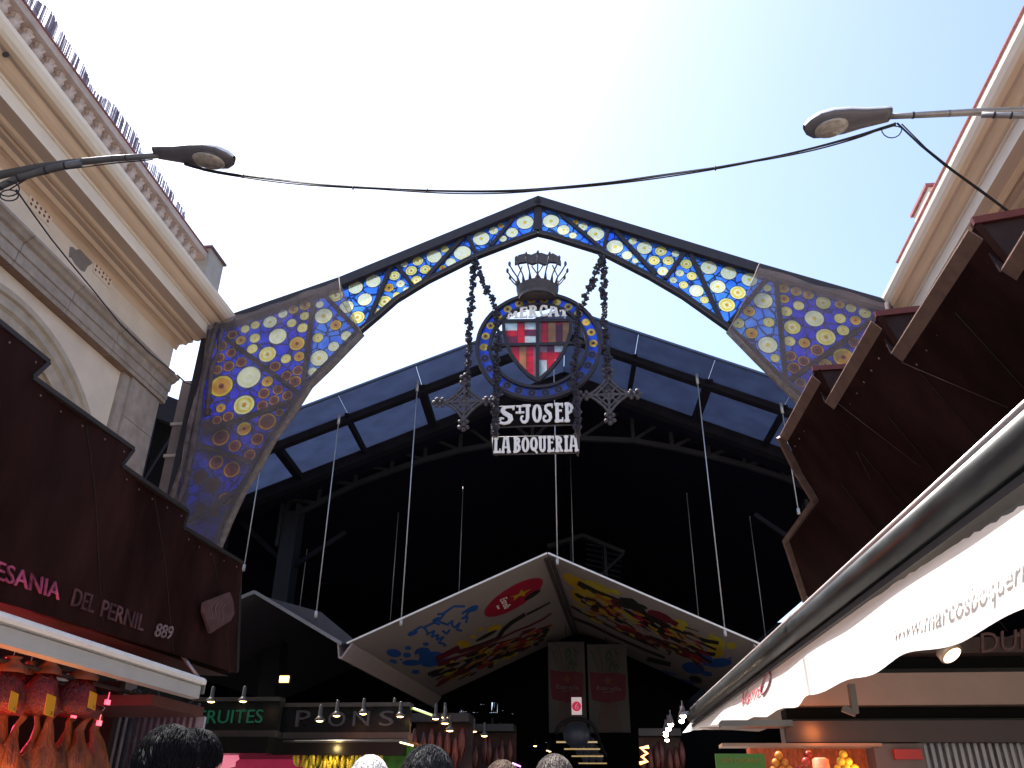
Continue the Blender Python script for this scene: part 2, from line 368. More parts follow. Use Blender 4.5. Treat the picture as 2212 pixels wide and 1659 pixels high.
def building(side):
    L = side < 0
    k = 1 if L else -1; ox = 0 if L else -1.65            # mirror about the middle of the passage
    X = lambda x: k*x+ox
    lab = ('cream building on the left with a stone arch moulding and a balustrade under reed screening' if L else 'cream building on the right, seen as a steep ribbed cornice behind the brown steel canopy')
    b = thing('corner_building', lab, 'building', (X(-7.5), 5, 0))
    y0 = -6; ye = YE if L else 12.6
    # wall with the arched opening
    ar = MB(); yc, zc, R0 = 8.1, 4.6, 2.9
    def wm(a, c, d): return Vector((X(-7.56)-k*d, a, c))
    arch = [(yc-R0+.45, 0)]+[(yc-(R0-.45)*math.cos(PI*i/24), zc+(R0-.45)*math.sin(PI*i/24)) for i in range(25)]+[(yc+R0-.45, 0)]
    mosaic(ar, [(y0, 0), (ye-.002, 0), (ye-.002, 7.78), (y0, 7.78)], [(arch, -1)] if L else [], wm, 0, .35)
    ar.build('wall', cream, b)
    back = MB().box((min(X(-8.2), X(-14)), y0, 0), (max(X(-8.2), X(-14)), ye-.25, 9.3)); back.build('inner_wall', shade_brownm if L else cream, b)
    fr = MB().box((min(X(-7.40), X(-8.1)), y0, 8.22), (max(X(-7.40), X(-8.1)), ye-.03, 8.86)); fr.build('frieze', cream, b)
    # stone string course
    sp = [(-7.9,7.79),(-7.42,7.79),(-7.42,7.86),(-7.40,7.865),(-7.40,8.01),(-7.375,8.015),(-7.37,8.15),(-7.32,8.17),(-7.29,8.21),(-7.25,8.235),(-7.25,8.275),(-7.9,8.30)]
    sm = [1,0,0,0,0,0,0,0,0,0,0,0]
    mb = MB(); ys = y0
    while ys < ye:                                            # separate blocks with open joints
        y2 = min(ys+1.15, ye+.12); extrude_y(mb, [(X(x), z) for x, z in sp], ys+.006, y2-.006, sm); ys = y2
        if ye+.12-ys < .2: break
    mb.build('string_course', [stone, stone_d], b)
    mb = MB(); extrude_y(mb, [(X(x), z-(0 if L else .14)) for x, z in LP], y0, ye+.06, LM); mb.build('cornice', [cream, creamy, shade_brownm, fascia_w], b)
    if L:
        mb = MB()
        for z0, z1 in ((0, 1.6), (1.61, 2.9), (2.91, 4.1), (4.11, 5.25), (5.26, 6.38), (6.39, 7.1), (7.11, 7.785)):
            mb.box((-8.1, ye-.86, z0), (-7.455, ye, z1))
        mb.build('pilaster', stone, b)
        mb = MB().box((-8.1, ye-1.05, 0), (-7.5, ye-.862, 7.785)); mb.build('pilaster_margin', stone, b)
        # archivolt: concentric mouldings
        mb = MB(); prof = [(2.90, .0), (2.90, .13), (2.82, .13), (2.80, .09), (2.74, .09), (2.66, .115), (2.62, .07), (2.52, .07), (2.45, .05), (2.45, -.3)]
        n = 40
        for i in range(n+1):
            q = PI*i/n
            for r, h in prof: mb.v.append(Vector((-7.555+h, yc-r*math.cos(q), zc+r*math.sin(q))))
        m = len(prof)
        for i in range(n):
            for j in range(m-1): mb.f.append([i*m+j, i*m+j+1, (i+1)*m+j+1, (i+1)*m+j]); mb.m.append(0); mb.sm.append(False)
        mb.build('archivolt', mat('arch_stone', (.44, .37, .30), .9, var=.14, scale=5, bump=.4, stain=.2), b)
        # damage and vents
        def wp(px, py): h = P(px, py, x=-7.394); return (h.y, h.z)
        z4 = lambda x, y: (x*.2194, y*.2194+363.8)
        for nm, pts in (('bare_patch', [(690,770),(725,775),(745,800),(790,795),(850,805),(915,880),(905,940),(865,965),(835,1020),(800,1005),(740,940),(705,880),(680,875),(685,820)]),
                        ('chipped_plaster', [(520,420),(545,418),(560,460),(540,490),(505,435)])):
            mb = MB(); mosaic(mb, [wp(*z4(*q)) for q in pts], [], lambda a, c, d: Vector((-7.396+d, a, c)), 0, -.01); mb.build(nm, bare, b, 'grey patch of bare render where plaster has fallen')
        for cx, cy in ((400, 395), (1015, 1030)):
            h = P(*z4(cx, cy), x=-7.394); mb = MB(); cells = []
            for i in range(5):
                for j in range(3): cells.append((circ(h.y-.18+.09*i, h.z-.07+.07*j+(.02 if i % 2 else 0), .024, 8), 1))
            mosaic(mb, [(h.y-.24, h.z-.13), (h.y+.24, h.z-.13), (h.y+.24, h.z+.13), (h.y-.24, h.z+.13)], cells, lambda a, c, d: Vector((-7.388+d, a, c)), 0, -.008)
            mb.build('vent_grille', [cream, mat('vent_hole', (.2, .05, .03), .9)], b)
        mb = MB().tube([P(0, 120, x=-6.9), P(14, 118, x=-6.55)], .03); mb.build('drain_spout', iron, b)
    # balustrade
    bl = MB(); zt = 10.44 if L else 9.98; xr = -6.98 if L else -6.92
    lo, hi = (xr-.14, xr+.13)
    bl.box((min(X(lo), X(hi)), y0, 9.38), (max(X(lo), X(hi)), ye-.1, 9.72))
    bl.box((min(X(lo), X(hi)), y0, zt-.12), (max(X(lo), X(hi)), ye-.5, zt))
    bl.box((min(X(lo-.02), X(hi+.03)), y0, zt), (max(X(lo-.02), X(hi+.02)), ye-.5, zt+.02), 1)
    bo = bl.build('balustrade', [balm, terra], b)
    prof = [(.09, 0), (.09, .06), (.05, .08), (.038, .2), (.032, .34), (.036, .40), (.06, .41), (.04, .425), (.075, .46), (.085, .50), (.065, .54), (.045, .56), (.06, .60), (.075, .64)]
    h0, h1 = 9.722, zt-.122
    ya = 10.9 if L else 11.8; nb = 30
    if L:
        bm = MB().lathe([(r, h0+(h1-h0)*z/.64) for r, z in prof], (X(xr), 0, 0), 10)
        # eight leaf points under each capital
        for q in range(4):
            a = q*PI/2+PI/4; d = Vector((math.cos(a), math.sin(a), 0))
            bm.add([Vector((X(xr), 0, h1-.02))+d*.10, Vector((X(xr), 0, h1-.02))+Vector((-d.y, d.x, 0))*.05, Vector((X(xr), 0, h1-.13))+d*.04, Vector((X(xr), 0, h1-.02))-Vector((-d.y, d.x, 0))*.05], [(0,1,2),(0,2,3),(0,3,1)])
        p0 = bm.build('baluster', balm, bo)
        base_y = ya
        for i in range(nb):
            o = p0 if i == 0 else p0.copy()
            if i: COL.objects.link(o); o.parent = bo
            o.location = (0, base_y-i*.228, 0)
        for y1, y2 in ((ye-.55, ye-.02), (base_y-nb*.228-.3, base_y-nb*.228+.15)):
            mb = MB().box((-7.4, y1, 9.56), (-6.80, y2, zt+.1)).box((-7.45, y1-.04, zt+.1), (-6.76, y2+.04, zt+.14), 1)
            mb.build('end_pier', [mat('pier_stone', (.40, .36, .32), .9, var=.12, scale=5, bump=.4, stain=.2), mat('pier_cap', (.15, .09, .10), .85)], b)
    else:
        mb = MB().box((X(-6.82), 10.46, 9.56), (X(-7.4), 11.15, 10.22)).box((X(-6.78), 10.42, 10.22), (X(-7.45), 11.19, 10.27), 1)
        mb.build('roof_pier', [cream, terra], b)
        mb = MB().box((X(-6.96), y0, 9.72), (X(-7.0), ye-.5, zt-.22)); mb.build('parapet_wall', cream, b)
    return b
building(-1); building(1)
# reed screening behind the left balustrade
mb = MB(); y = -1.0; k = 0
reeds = [mat('reed', (.19, .165, .21), .8, var=.3, scale=20), mat('reed_pale', (.52, .50, .60), .8, var=.2, scale=20)]
while y < 10.9:
    ph = (y*1.0) % 2.6
    top = 11.36+.09*math.sin(y*2.1)+.07*math.sin(y*.9+1)-.16*max(0, math.sin(y*4.1))**2+rnd.uniform(-.03, .015)
    if rnd.random() < .82+.5*noise.noise(Vector((y*4, 0, 0))):
        w = rnd.uniform(.018, .034); x = -7.34+.05*math.sin(y*2.4)+rnd.uniform(-.01, .01); l = rnd.uniform(-.03, .03)
        mb.add([(x, y, 9.6), (x, y+w, 9.6), (x-.01, y+w, 9.6), (x, y+l, top), (x, y+w+l, top), (x-.01, y+w+l, top)], [(0,1,4,3), (1,2,5,4), (2,0,3,5)], 0 if rnd.random() < .6 else 1)
    y += .019; k += 1
for z in (9.9, 10.3, 10.7, 11.0, 11.2):
    mb.tube([(-7.325+.05*math.sin(q*.3*2.4), q*.3, z+.02*math.sin(q)) for q in range(-3, 37)], .005, 4)
tag(mb.build('reed_screen', reeds, loc=(-7.34, 5, 9.6)), 'ragged reed screening tied above the stone balustrade on the left roof', 'screen')
# ================================================================== gate of coloured glass
gate = thing('glass_gate', 'iron gable truss over the passage filled with blue glass and yellow glass discs', 'gate', G.at(0, 0))
def gp(x, y): return G.px(x, y)
def gm(a, c, d): return G.at(a, c, d)
topL = [(1163,430),(735,605),(450,703)]; topR = [(1163,430),(1640,576),(1920,656)]
inL = [(1162,508),(1138,516),(1032,557),(926,610),(859,651),(820,685),(781,718),(711,791),(668,833),(628,894),(589,952),(559,1004),(523,1064),(490,1133),(470,1190),(450,1290)]
inR = [(1162,508),(1188,514),(1295,547),(1401,601),(1473,643),(1569,711),(1633,772),(1690,829),(1724,861),(1780,930),(1830,1010),(1868,1090),(1895,1170)]
def chord(pts, w, d0, d1, name, label=None, m=iron, side=1):
    p = [gp(*q) for q in pts]; mb = MB(); n = len(p); inn = []
    for i in range(n):
        a = p[max(0, i-1)]; c = p[min(n-1, i+1)]; l = math.hypot(c[0]-a[0], c[1]-a[1]); nx, nz = -(c[1]-a[1])/l, (c[0]-a[0])/l
        inn.append((p[i][0]+nx*w*side, p[i][1]+nz*w*side))
    for i in range(n-1):
        q = [p[i], p[i+1], inn[i+1], inn[i]]
        vs = [gm(a, c, d) for d in (d0, d1) for a, c in q]
        mb.add(vs, [(0,1,2,3),(7,6,5,4),(0,4,5,1),(1,5,6,2),(2,6,7,3),(3,7,4,0)])
    mb.build(name, m, gate, label); return inn
pa = gp(1163,430)
# glass bays
def T(o, s, pts): return [(o[0]+s*x, o[1]+s*y)+tuple(r) for x, y, *r in pts]
L5, L4, R7 = (667,394,.2467), (424.5,606.4,.3290), (1152,394,.3564)
dl = []
for (ox, oy, s), pts in ((L5, [(1893,350,80,'p'),(1780,440,57,'p'),(1700,493,36,'p'),(1682,380,27,'o'),(1618,423,43,'p'),(1510,492,78,'p'),(1345,618,80,'w'),(1243,700,48,'w'),(1173,750,31,'o'),(1190,585,38,'y'),(1098,650,70,'w'),(955,690,50,'y'),(897,773,53,'y'),(1020,762,50,'y'),(942,858,50,'y'),(837,718,33,'w'),(565,865,70,'w'),(750,818,50,'y'),(803,888,40,'p'),(702,923,45,'o'),(855,945,35,'w'),(770,990,38,'y'),(665,1045,65,'y'),(597,1130,38,'p'),(410,922,68,'w'),(490,1025,68,'w'),(425,1182,68,'y'),(330,1090,68,'p'),(237,990,68,'y'),(97,1070,37,'p'),(130,1170,82,'p'),(237,1250,53,'o')]),
    (L4, [(712,163,37,'o'),(636,190,33,'o'),(567,218,32,'p'),(483,272,47,'p'),(386,292,31,'y'),(320,318,30,'y'),(237,355,33,'r'),(290,392,33,'o'),(710,232,33,'y'),(625,278,33,'y'),(697,310,37,'y'),(533,365,62,'w'),(660,413,53,'o'),(383,377,37,'y'),(366,448,37,'y'),(466,483,60,'y'),(587,513,36,'y'),(674,498,37,'o'),(797,375,38,'y'),(983,362,38,'p'),(900,432,39,'p'),(805,508,62,'p'),(762,596,33,'p'),(517,562,38,'r'),(665,590,37,'r'),(590,625,37,'r'),(648,663,42,'r'),(228,473,33,'r'),(152,507,35,'r'),(213,563,38,'r'),(295,535,37,'r'),(138,585,33,'r'),(343,633,83,'w'),(163,692,80,'o'),(465,662,39,'o'),(443,740,40,'r'),(535,717,36,'r'),(597,755,37,'r'),(510,785,36,'r'),(433,820,38,'r'),(312,815,73,'y'),(160,836,33,'o'),(208,893,37,'r'),(136,915,32,'r'),(545,865,28,'r'),(465,925,62,'r'),(313,972,50,'o'),(400,1040,43,'r'),(160,1030,60,'r'),(252,1085,43,'r'),(350,1145,40,'r'),(130,1193,50,'r'),(232,1240,58,'r'),(25,1290,50,'d'),(105,1340,55,'d'),(185,1435,45,'r'),(80,790,30,'d'),(75,860,28,'d'),(70,950,40,'d'),(30,1500,40,'d'),(165,430,38,'r'),(120,1520,40,'d')]),
    (R7, [(107,235,54,'p'),(183,288,41,'p'),(240,322,25,'p'),(255,243,20,'o'),(300,270,32,'p'),(378,313,56,'p'),(495,390,55,'p'),(568,442,35,'w'),(617,475,21,'p'),(603,357,28,'p'),(673,398,50,'p'),(773,417,38,'y'),(732,473,37,'y'),(818,475,36,'y'),(862,433,25,'w'),(785,538,36,'p'),(927,495,38,'y'),(887,550,28,'p'),(960,568,33,'y'),(848,593,25,'p'),(910,622,30,'y'),(988,657,48,'w'),(1037,713,28,'y'),(1063,517,53,'p'),(1183,550,52,'w'),(1117,632,52,'p'),(1240,668,52,'y'),(1173,743,54,'y'),(1310,590,53,'p'),(1417,640,29,'y'),(1393,717,62,'p'),(1308,782,39,'o'),(1241,853,40,'y'),(1323,915,40,'o'),(1427,848,37,'y'),(1421,985,63,'p'),(1465,1065,31,'y'),(1516,641,38,'o'),(1593,661,36,'o'),(1667,683,34,'o'),(1520,707,33,'o'),(1608,747,36,'y'),(1533,783,38,'y'),(1757,730,49,'y'),(1857,740,32,'o'),(1925,762,34,'y'),(2010,792,40,'y'),(1703,825,63,'p'),(1570,878,54,'y'),(1772,938,64,'y'),(1858,825,38,'y'),(1953,837,36,'o'),(1877,897,40,'y'),(1553,963,38,'y'),(1642,973,37,'o'),(1720,1017,43,'r'),(1560,1053,38,'r'),(1638,1083,38,'r'),(1580,1125,42,'r'),(1770,1105,43,'o'),(1880,1060,68,'o'),(1945,972,38,'r'),(1620,1215,35,'r'),(1750,1230,40,'r'),(1850,1300,50,'r'),(1950,1200,45,'r')])):
    for x, y, r, t in pts: dl.append((ox+x*s, oy+y*s, r*s, t))
gm_mats = [glass('blue_glass', (.10, .34, .97), .70, cells=5.0, vary=(.30, .60, 1.0)), lead,
           glass('pale_disc', (.98, .96, .72), .66, vary=(.94, .92, .58)), glass('yellow_disc', (.95, .84, .24), .55, vary=(.88, .72, .15)), glass('amber_disc', (.86, .60, .14), .5, vary=(.75, .48, .1)),
           glass('white_disc', (.97, .97, .86), .62, vary=(.93, .93, .75)), glass('red_disc', (.36, .11, .07), .35), glass('dim_disc', (.14, .07, .06), .3)]
RING = {'p': (5, 2, 5, 3), 'w': (5, 2, 5, 2), 'y': (2, 3, 2, 4), 'o': (3, 4, 4, 6), 'r': (4, 6, 6, 7), 'd': (7, 7, 7, 7)}
DISCS = []
for px, py, r, t in dl:
    c = gp(px, py); e = gp(px+r, py); e2 = gp(px-r, py); R = abs(e[0]-e2[0])/2*1.0
    DISCS.append((c[0], c[1], R, t))
def line_at(pts, x):            # height of a polyline at u = x
    for (x0, z0), (x1, z1) in zip(pts, pts[1:]):
        if min(x0, x1)-1e-6 <= x <= max(x0, x1)+1e-6 and abs(x1-x0) > 1e-6: return z0+(z1-z0)*(x-x0)/(x1-x0)
TL = [gp(*q) for q in topL]; TR = [gp(*q) for q in topR]; IL = [gp(*q) for q in inL]; IR = [gp(*q) for q in inR]
bars = [  # web members, in plate pixels (centre lines), width
 ((1162,450),(1162,498),.17), ((1109,473),(1061,532),.07), ((1011,512),(1028,547),.075), ((1000,515),(916,606),.085), ((854,570),(896,623),.075), ((846,574),(792,705),.085),
 ((700,637),(775,716),.085), ((678,642),(655,836),.085), ((487,731),(645,850),.09), ((440,935),(635,866),.09), ((420,958),(552,1003),.09),((405,1130),(530,1050),.09),
 ((1209,462),(1298,537),.07), ((1314,497),(1303,544),.07), ((1327,498),(1416,594),.08), ((1478,547),(1437,604),.075), ((1492,551),(1558,694),.085),
 ((1662,597),(1576,698),.085), ((1676,604),(1697,822),.085), ((1886,690),(1708,822),.09), ((1860,800),(1740,880),.09)]
for a, c, w in bars:
    mb = MB(); (x0, z0), (x1, z1) = gp(*a), gp(*c); mb.beam(G.at(x0, z0, .0), G.at(x1, z1, .0), w*.9, .08, up=G.n); mb.build('web_bar', iron, gate)
# outer end posts
for q0, q1 in (((452,712),(398,960)), ((398,960),(352,1180)), ((1916,668),(1950,860)), ((1950,860),(1990,1100))):
    (x0, z0), (x1, z1) = gp(*q0), gp(*q1); MB().beam(G.at(x0, z0), G.at(x1, z1), .12, .2, up=G.n).build('end_post', iron, gate)
chord(topL, .185, -.10, .10, 'top_chord', side=1); chord(topR, .185, -.10, .10, 'top_chord', side=-1)
chord(inL, .085, -.06, .06, 'arched_chord', side=-1); chord(inR, .085, -.06, .06, 'arched_chord', side=1)
# thin flange standing proud under the arched chord
mb = MB()
for pts in (IL, IR): mb.tube([G.at(a, c-.005, -.075) for a, c in pts], .014, 6)
mb.build('edge_moulding', iron_l, gate)
# glass: bays follow the web
deep = list(gm_mats); deep[0] = glass('deep_blue_glass', (.035, .12, .80), .60, cells=5.0, vary=(.05, .22, .88))
def pane(outl, mm=gm_mats):
    us = [q[0] for q in outl]; zs = [q[1] for q in outl]; cells = []
    for a, c, R, t in DISCS:
        if a+R < min(us) or a-R > max(us) or c+R < min(zs) or c-R > max(zs): continue
        m = RING[t]
        for k, mi in ((1.0, 1), (.93, m[0]), (.74, m[1]), (.52, m[2]), (.22, m[3])): cells.append((circ(a, c, R*k, 22), mi))
    mb = MB(); mosaic(mb, outl, cells, gm, -.006, .006); mb.build('glass_panel', mm, gate)
def arcsub(pts, ua, ub):
    lo, hi = min(ua, ub), max(ua, ub)
    inner = [p for p in pts if lo+1e-4 < p[0] < hi-1e-4]
    return sorted([(ua, line_at(pts, ua))]+inner+[(ub, line_at(pts, ub))])
sl_ = [pa[0]-.03, gp(1020,515)[0], gp(880,600)[0], gp(782,700)[0], gp(668,800)[0]]
for a, c in zip(sl_, sl_[1:]):
    pane(arcsub(TL, a, c)[::-1]+arcsub(IL, a, c))
sr_ = [pa[0]+.03, gp(1310,530)[0], gp(1455,560)[0], gp(1600,640)[0], gp(1700,700)[0]]
for a, c in zip(sr_, sr_[1:]):
    pane(arcsub(TR, a, c)[::-1]+arcsub(IR, a, c))
e = sl_[-1]
pane([(e, line_at(TL, e)), gp(450,708), gp(440,800), gp(417,880), gp(560,1003)]+[p for p in IL[::-1] if gp(559,1004)[0] < p[0] < e]+[(e, line_at(IL, e))], deep)
pane([gp(560,1003), gp(417,880), gp(385,1010), gp(352,1170), gp(452,1288)]+[gp(*q) for q in inL[::-1] if q[1] > 1010][1:], deep)
e = sr_[-1]
pane([(e, line_at(TR, e)), gp(1918,662), gp(1955,860), gp(1980,1050), gp(1900,1170)]+[p for p in IR[::-1] if p[0] > e][1:]+[(e, line_at(IR, e))], deep)
# safety nets wrapped round the two lower ends
def drape(name, label, outline_px, edge_px, folds_px, hem_px):
    o = thing(name, label, 'netting', G.at(*G.px(*outline_px[0])), 'safety nets on the gate')
    gp = lambda x, y: G.px(x, y, -.24)
    mb = MB(); outl = [gp(*q) for q in outline_px]
    us = [q[0] for q in outl]; zs = [q[1] for q in outl]; cells = []
    nx, nz = 22, 26; u0, u1, z0, z1 = min(us), max(us), min(zs), max(zs)
    for i in range(nx):
        for j in range(nz):
            a, a2 = u0+(u1-u0)*i/nx, u0+(u1-u0)*(i+1)/nx; c, c2 = z0+(z1-z0)*j/nz, z0+(z1-z0)*(j+1)/nz
            cells.append(([(a, c), (a2, c), (a2, c2), (a, c2)], 0))
    mosaic(mb, outl, cells, lambda a, c, d: G.at(a, c, d-.02*math.sin(a*9+c*4)-.015*math.sin(c*11)), -.24)
    for f in range(len(mb.sm)): mb.sm[f] = True
    mb.build('net_sheet', net, o)
    mb = MB()
    for q in folds_px: mb.tube([G.at(*gp(*p), -.26+.05*math.sin(i*2)) for i, p in enumerate(q)], [rnd.uniform(.03, .06) for _ in q], 7)
    mb.build('net_fold', netd, o)
    mb = MB(); mb.tube([G.at(*gp(*p), -.22) for p in hem_px], [.055+.012*math.sin(i*3) for i in range(len(hem_px))], 8); mb.build('rolled_hem', mat('net_hem', (.15, .12, .105), .9, var=.4, scale=14, bump=.5), o)
    mb = MB(); mb.tube([G.at(*gp(*p), -.27) for p in edge_px], .008, 5); mb.build('net_edge', mat('net_cord', (.3, .25, .24), .8), o)
drape('net_wrap', 'grey-brown safety net wrapped round the left end of the glass gate', [(733,606),(600,653),(500,687),(448,704),(440,788),(432,828),(428,860),(408,920),(391,997),(369,1073),(352,1130),(350,1260),(430,1300),(452,1285),(472,1185),(492,1130),(525,1064),(560,1004),(590,952),(630,894),(670,833),(711,793),(782,720)],
      [(733,597),(738,650),(760,690),(782,720)], [[(470,700),(452,760),(440,840),(425,930),(400,1040),(375,1120)], [(455,715),(440,800),(432,850),(412,925),(395,1000),(372,1080)], [(480,712),(470,760),(460,800),(448,900)]],
      [(782,720),(711,793),(670,833),(630,894),(590,952),(560,1004),(525,1064),(492,1130),(472,1185),(452,1285)])
drape('net_wrap', 'grey-brown safety net wrapped round the right end of the glass gate, behind the saw-toothed canopy', [(1640,577),(1760,612),(1925,658),(1960,860),(1985,1050),(1900,1180),(1868,1090),(1830,1010),(1780,930),(1724,863),(1690,831),(1633,774),(1574,714),(1600,660)],
      [(1640,570),(1612,640),(1574,714)], [[(1916,655),(1925,700),(1940,760)]], [(1574,714),(1633,774),(1690,831),(1724,863),(1780,930)])
# hanging leaf chains
def gp(x, y): return G.px(x, y, -.1)
leafm = mat('chain_iron', (.028, .026, .04), .6, .3, var=.3, scale=15)
def leaf_chain(path, label, dens=95, r=.062, d=-.1):
    p = [G.at(*gp(*q), d) for q in path]; mb = MB(); mb.tube(p, .014, 5)
    for a, c in zip(p, p[1:]):
        n = max(2, int((c-a).length*dens))
        for i in range(n):
            o = a.lerp(c, (i+rnd.random())/n); puls = .62+.5*abs(math.sin(i*PI/3.5))
            dr = Vector((rnd.gauss(0, 1), rnd.gauss(0, .8), rnd.gauss(0, .8))).normalized(); L = r*puls*rnd.uniform(.9, 1.7); s = dr.cross(Vector((0, 1, .3))).normalized()*L*.42; up = dr.cross(s).normalized()*.008
            t = o+dr*L
            mb.add([o, o+dr*L*.5+s, t, o+dr*L*.5-s, o+dr*L*.5+up*1.5, o+dr*L*.5-up*1.5], [(0,1,4),(1,2,4),(2,3,4),(3,0,4),(1,0,5),(2,1,5),(3,2,5),(0,3,5)])
    tag(mb.build('leaf_chain', leafm, loc=p[0]), label, 'chain', 'leafy iron chains of the emblem')
leaf_chain([(1024,560),(1021,630),(1013,690),(1012,760),(1009,820),(1010,862)], 'leafy iron chain hanging left of the emblem down to a lattice cross')
leaf_chain([(1026,562),(1040,600),(1055,635),(1068,662),(1075,690),(1076,740),(1072,800),(1074,850),(1070,880),(1068,940)], 'leafy iron chain slanting from the gate onto the left side of the emblem', 90, .062, -.17)
leaf_chain([(1304,556),(1304,630),(1306,700),(1312,770),(1313,820),(1312,850)], 'leafy iron chain hanging right of the emblem down to a lattice cross')
leaf_chain([(1302,558),(1285,600),(1268,640),(1252,672),(1246,700),(1247,750),(1240,800),(1243,850),(1246,880),(1248,935)], 'leafy iron chain slanting from the gate onto the right side of the emblem', 90, .062, -.17)
def lattice_cross(cx, cy, label):
    c = gp(cx, cy); o = thing('lattice_cross', label, 'ornament', G.at(c[0], c[1], -.1), 'lattice crosses below the chains')
    mb = MB(); cells = []
    def add(ps, w):
        for q in ribbon(ps, w): cells.append((q, 0))
    for k in range(4):
        q = k*PI/2; R = lambda x, y: (c[0]+x*math.cos(q)-y*math.sin(q), c[1]+x*math.sin(q)+y*math.cos(q))
        add([R(0, .33), R(.09, .2), R(.2, .09), R(.33, 0)], .035); add([R(0, .22), R(.22, 0)], .03); add([R(0, 0), R(0, .3)], .04); add([R(0, .1), R(.1, 0)], .04); add([R(.05, .05), R(.13, .13)], .03)
    mosaic(mb, None, cells, gm, -.12, -.08); mb.build('lattice', iron_l, o)
    for k in range(4):
        q = k*PI/2; mb = MB(); R = lambda x, y: G.at(c[0]+x*math.cos(q)-y*math.sin(q), c[1]+x*math.sin(q)+y*math.cos(q), -.1)
        for dx, dy, rr in ((0, .32, .05), (.055, .36, .038), (-.055, .36, .038), (0, .41, .045), (.06, .46, .04), (-.06, .46, .04), (0, .5, .042)): mb.blob(R(dx, dy), (rr, .03, rr), seg=7, rings=5, noise=.15)
        mb.build('leaf_finial', iron_l, o)
lattice_cross(1003, 868, 'lattice iron cross with leaf ends on the left of the lettered boards')
lattice_cross(1315, 853, 'lattice iron cross with leaf ends on the right of the lettered boards')
# emblem: ring, shield, crown, lettering
(ul, _), (ur, _) = gp(1027, 752), gp(1300, 742); (_, zt_), (_, zb_) = gp(1163, 634), gp(1165, 866)
ec = ((ul+ur)/2, (zt_+zb_)/2); RX, RZ = (ur-ul)/2, (zt_-zb_)/2
em = thing('hanging_emblem', 'crowned round emblem with a red and white glass shield, hung under the gate apex', 'emblem', G.at(ec[0], ec[1], -.1))
def em_m(a, c, d): return G.at(ec[0]+a, ec[1]+c, -.1+d)
n = 56
def ringband(r0, r1, d0, d1, name, m):
    mb = MB(); out = [(RX*r1*math.cos(2*PI*i/n), RZ*r1*math.sin(2*PI*i/n)) for i in range(n)]; inn = [(RX*r0*math.cos(2*PI*i/n), RZ*r0*math.sin(2*PI*i/n)) for i in range(n)]
    mosaic(mb, out, [(inn, -1)], em_m, d0, d1); return mb.build(name, m, em)
ringband(.945, 1.0, -.05, .05, 'outer_ring', iron); ringband(.745, .79, -.05, .05, 'inner_ring', iron)
cells = []
inn = [(RX*.78*math.cos(2*PI*i/n), RZ*.78*math.sin(2*PI*i/n)) for i in range(n)]
em_mats = [glass('ring_blue', (.05, .16, .85), .5, vary=(.08, .26, .85)), mat('came_bright', (.12, .12, .2), .5), glass('ring_yellow', (.92, .78, .25), .4), glass('ring_amber', (.75, .5, .12), .4), glass('ring_violet', (.20, .13, .30), .35), glass('ring_dark', (.02, .03, .12), .3)]
for i in range(26):
    q = 2*PI*(i+.5)/26+PI/2; a, c = RX*.867*math.cos(q), RZ*.867*math.sin(q); low = math.sin(q) < -.05
    r = RX*(.080 if low else .070)
    ms = (4, 5, 4) if low else ((2, 3, 5) if i % 3 else (2, 2, 3))
    if i == 15: ms = (5, 5, 5)
    cells += [(circ(a, c, r, 16), 1), (circ(a, c, r*.95, 16), ms[0]), (circ(a, c, r*.6, 14), ms[1]), (circ(a, c, r*.3, 10), ms[2])]
out = [(RX*.95*math.cos(2*PI*i/n), RZ*.95*math.sin(2*PI*i/n)) for i in range(n)]
mb = MB(); mosaic(mb, out, cells+[(inn, -1)], em_m, -.006, .006); mb.build('ring_glass', em_mats, em)
def ep(x, y): a, c = gp(x, y); return (a-ec[0], c-ec[1])
z7 = lambda x, y: ep(1031+x*.1462, 637+y*.1462)       # from the enlarged view of the shield
sh = [z7(385,395), z7(1385,385), z7(1375,560), z7(1330,700), z7(1280,840), z7(1180,990), z7(1060,1130), z7(900,1275), z7(760,1190), z7(610,1040), z7(500,880), z7(430,730), z7(395,560)]
sh_m = [glass('shield_red', (.85, .06, .13), .45), lead, glass('shield_pale', (.80, .92, .96), .35), glass('shield_plum', (.30, .08, .18), .4), glass('shield_ochre', (.70, .46, .25), .4), glass('shield_lilac', (.42, .32, .40), .25)]
def rc(x0, y0, x1, y1): return [z7(x0, y0), z7(x1, y0), z7(x1, y1), z7(x0, y1)]
cells = [(rc(403,412,590,530),2),(rc(703,405,872,515),2),(rc(698,612,872,715),2),(rc(703,522,872,608),3),(rc(425,618,590,715),3),(rc(910,400,945,705),5),(rc(1050,395,1160,705),4),(rc(1160,440,1260,590),3),(rc(1160,595,1260,705),3),(rc(1262,390,1375,705),4),
         (rc(620,765,722,1200),4),(rc(828,765,872,1275),5),(rc(485,765,510,860),5),(rc(905,755,1030,850),5),(rc(1035,755,1140,850),3),(rc(1142,750,1290,848),2),(rc(900,965,1028,1240),2),(rc(1145,955,1180,1010),2),
         (rc(590,410,596,715),1),(rc(698,405,702,715),1),(rc(403,606,872,611),1),(rc(940,400,945,705),1),(rc(1046,398,1050,705),1),(rc(945,550,1046,554),1),(rc(945,655,1046,659),1),(rc(1158,398,1162,705),1),(rc(1258,398,1262,705),1),(rc(616,765,621,1180),1),(rc(722,765,726,1200),1),(rc(722,890,828,894),1),(rc(722,1008,828,1012),1),(rc(722,1108,828,1112),1),(rc(1030,755,1036,1100),1),(rc(900,858,1250,862),1),(rc(900,950,1180,954),1)]
mb = MB(); mosaic(mb, sh, cells, em_m, -.012, .012); mb.build('shield_glass', sh_m, em)
mb = MB(); fr = []
for q in ribbon(sh+[sh[0]], .055): fr.append((q, 0))
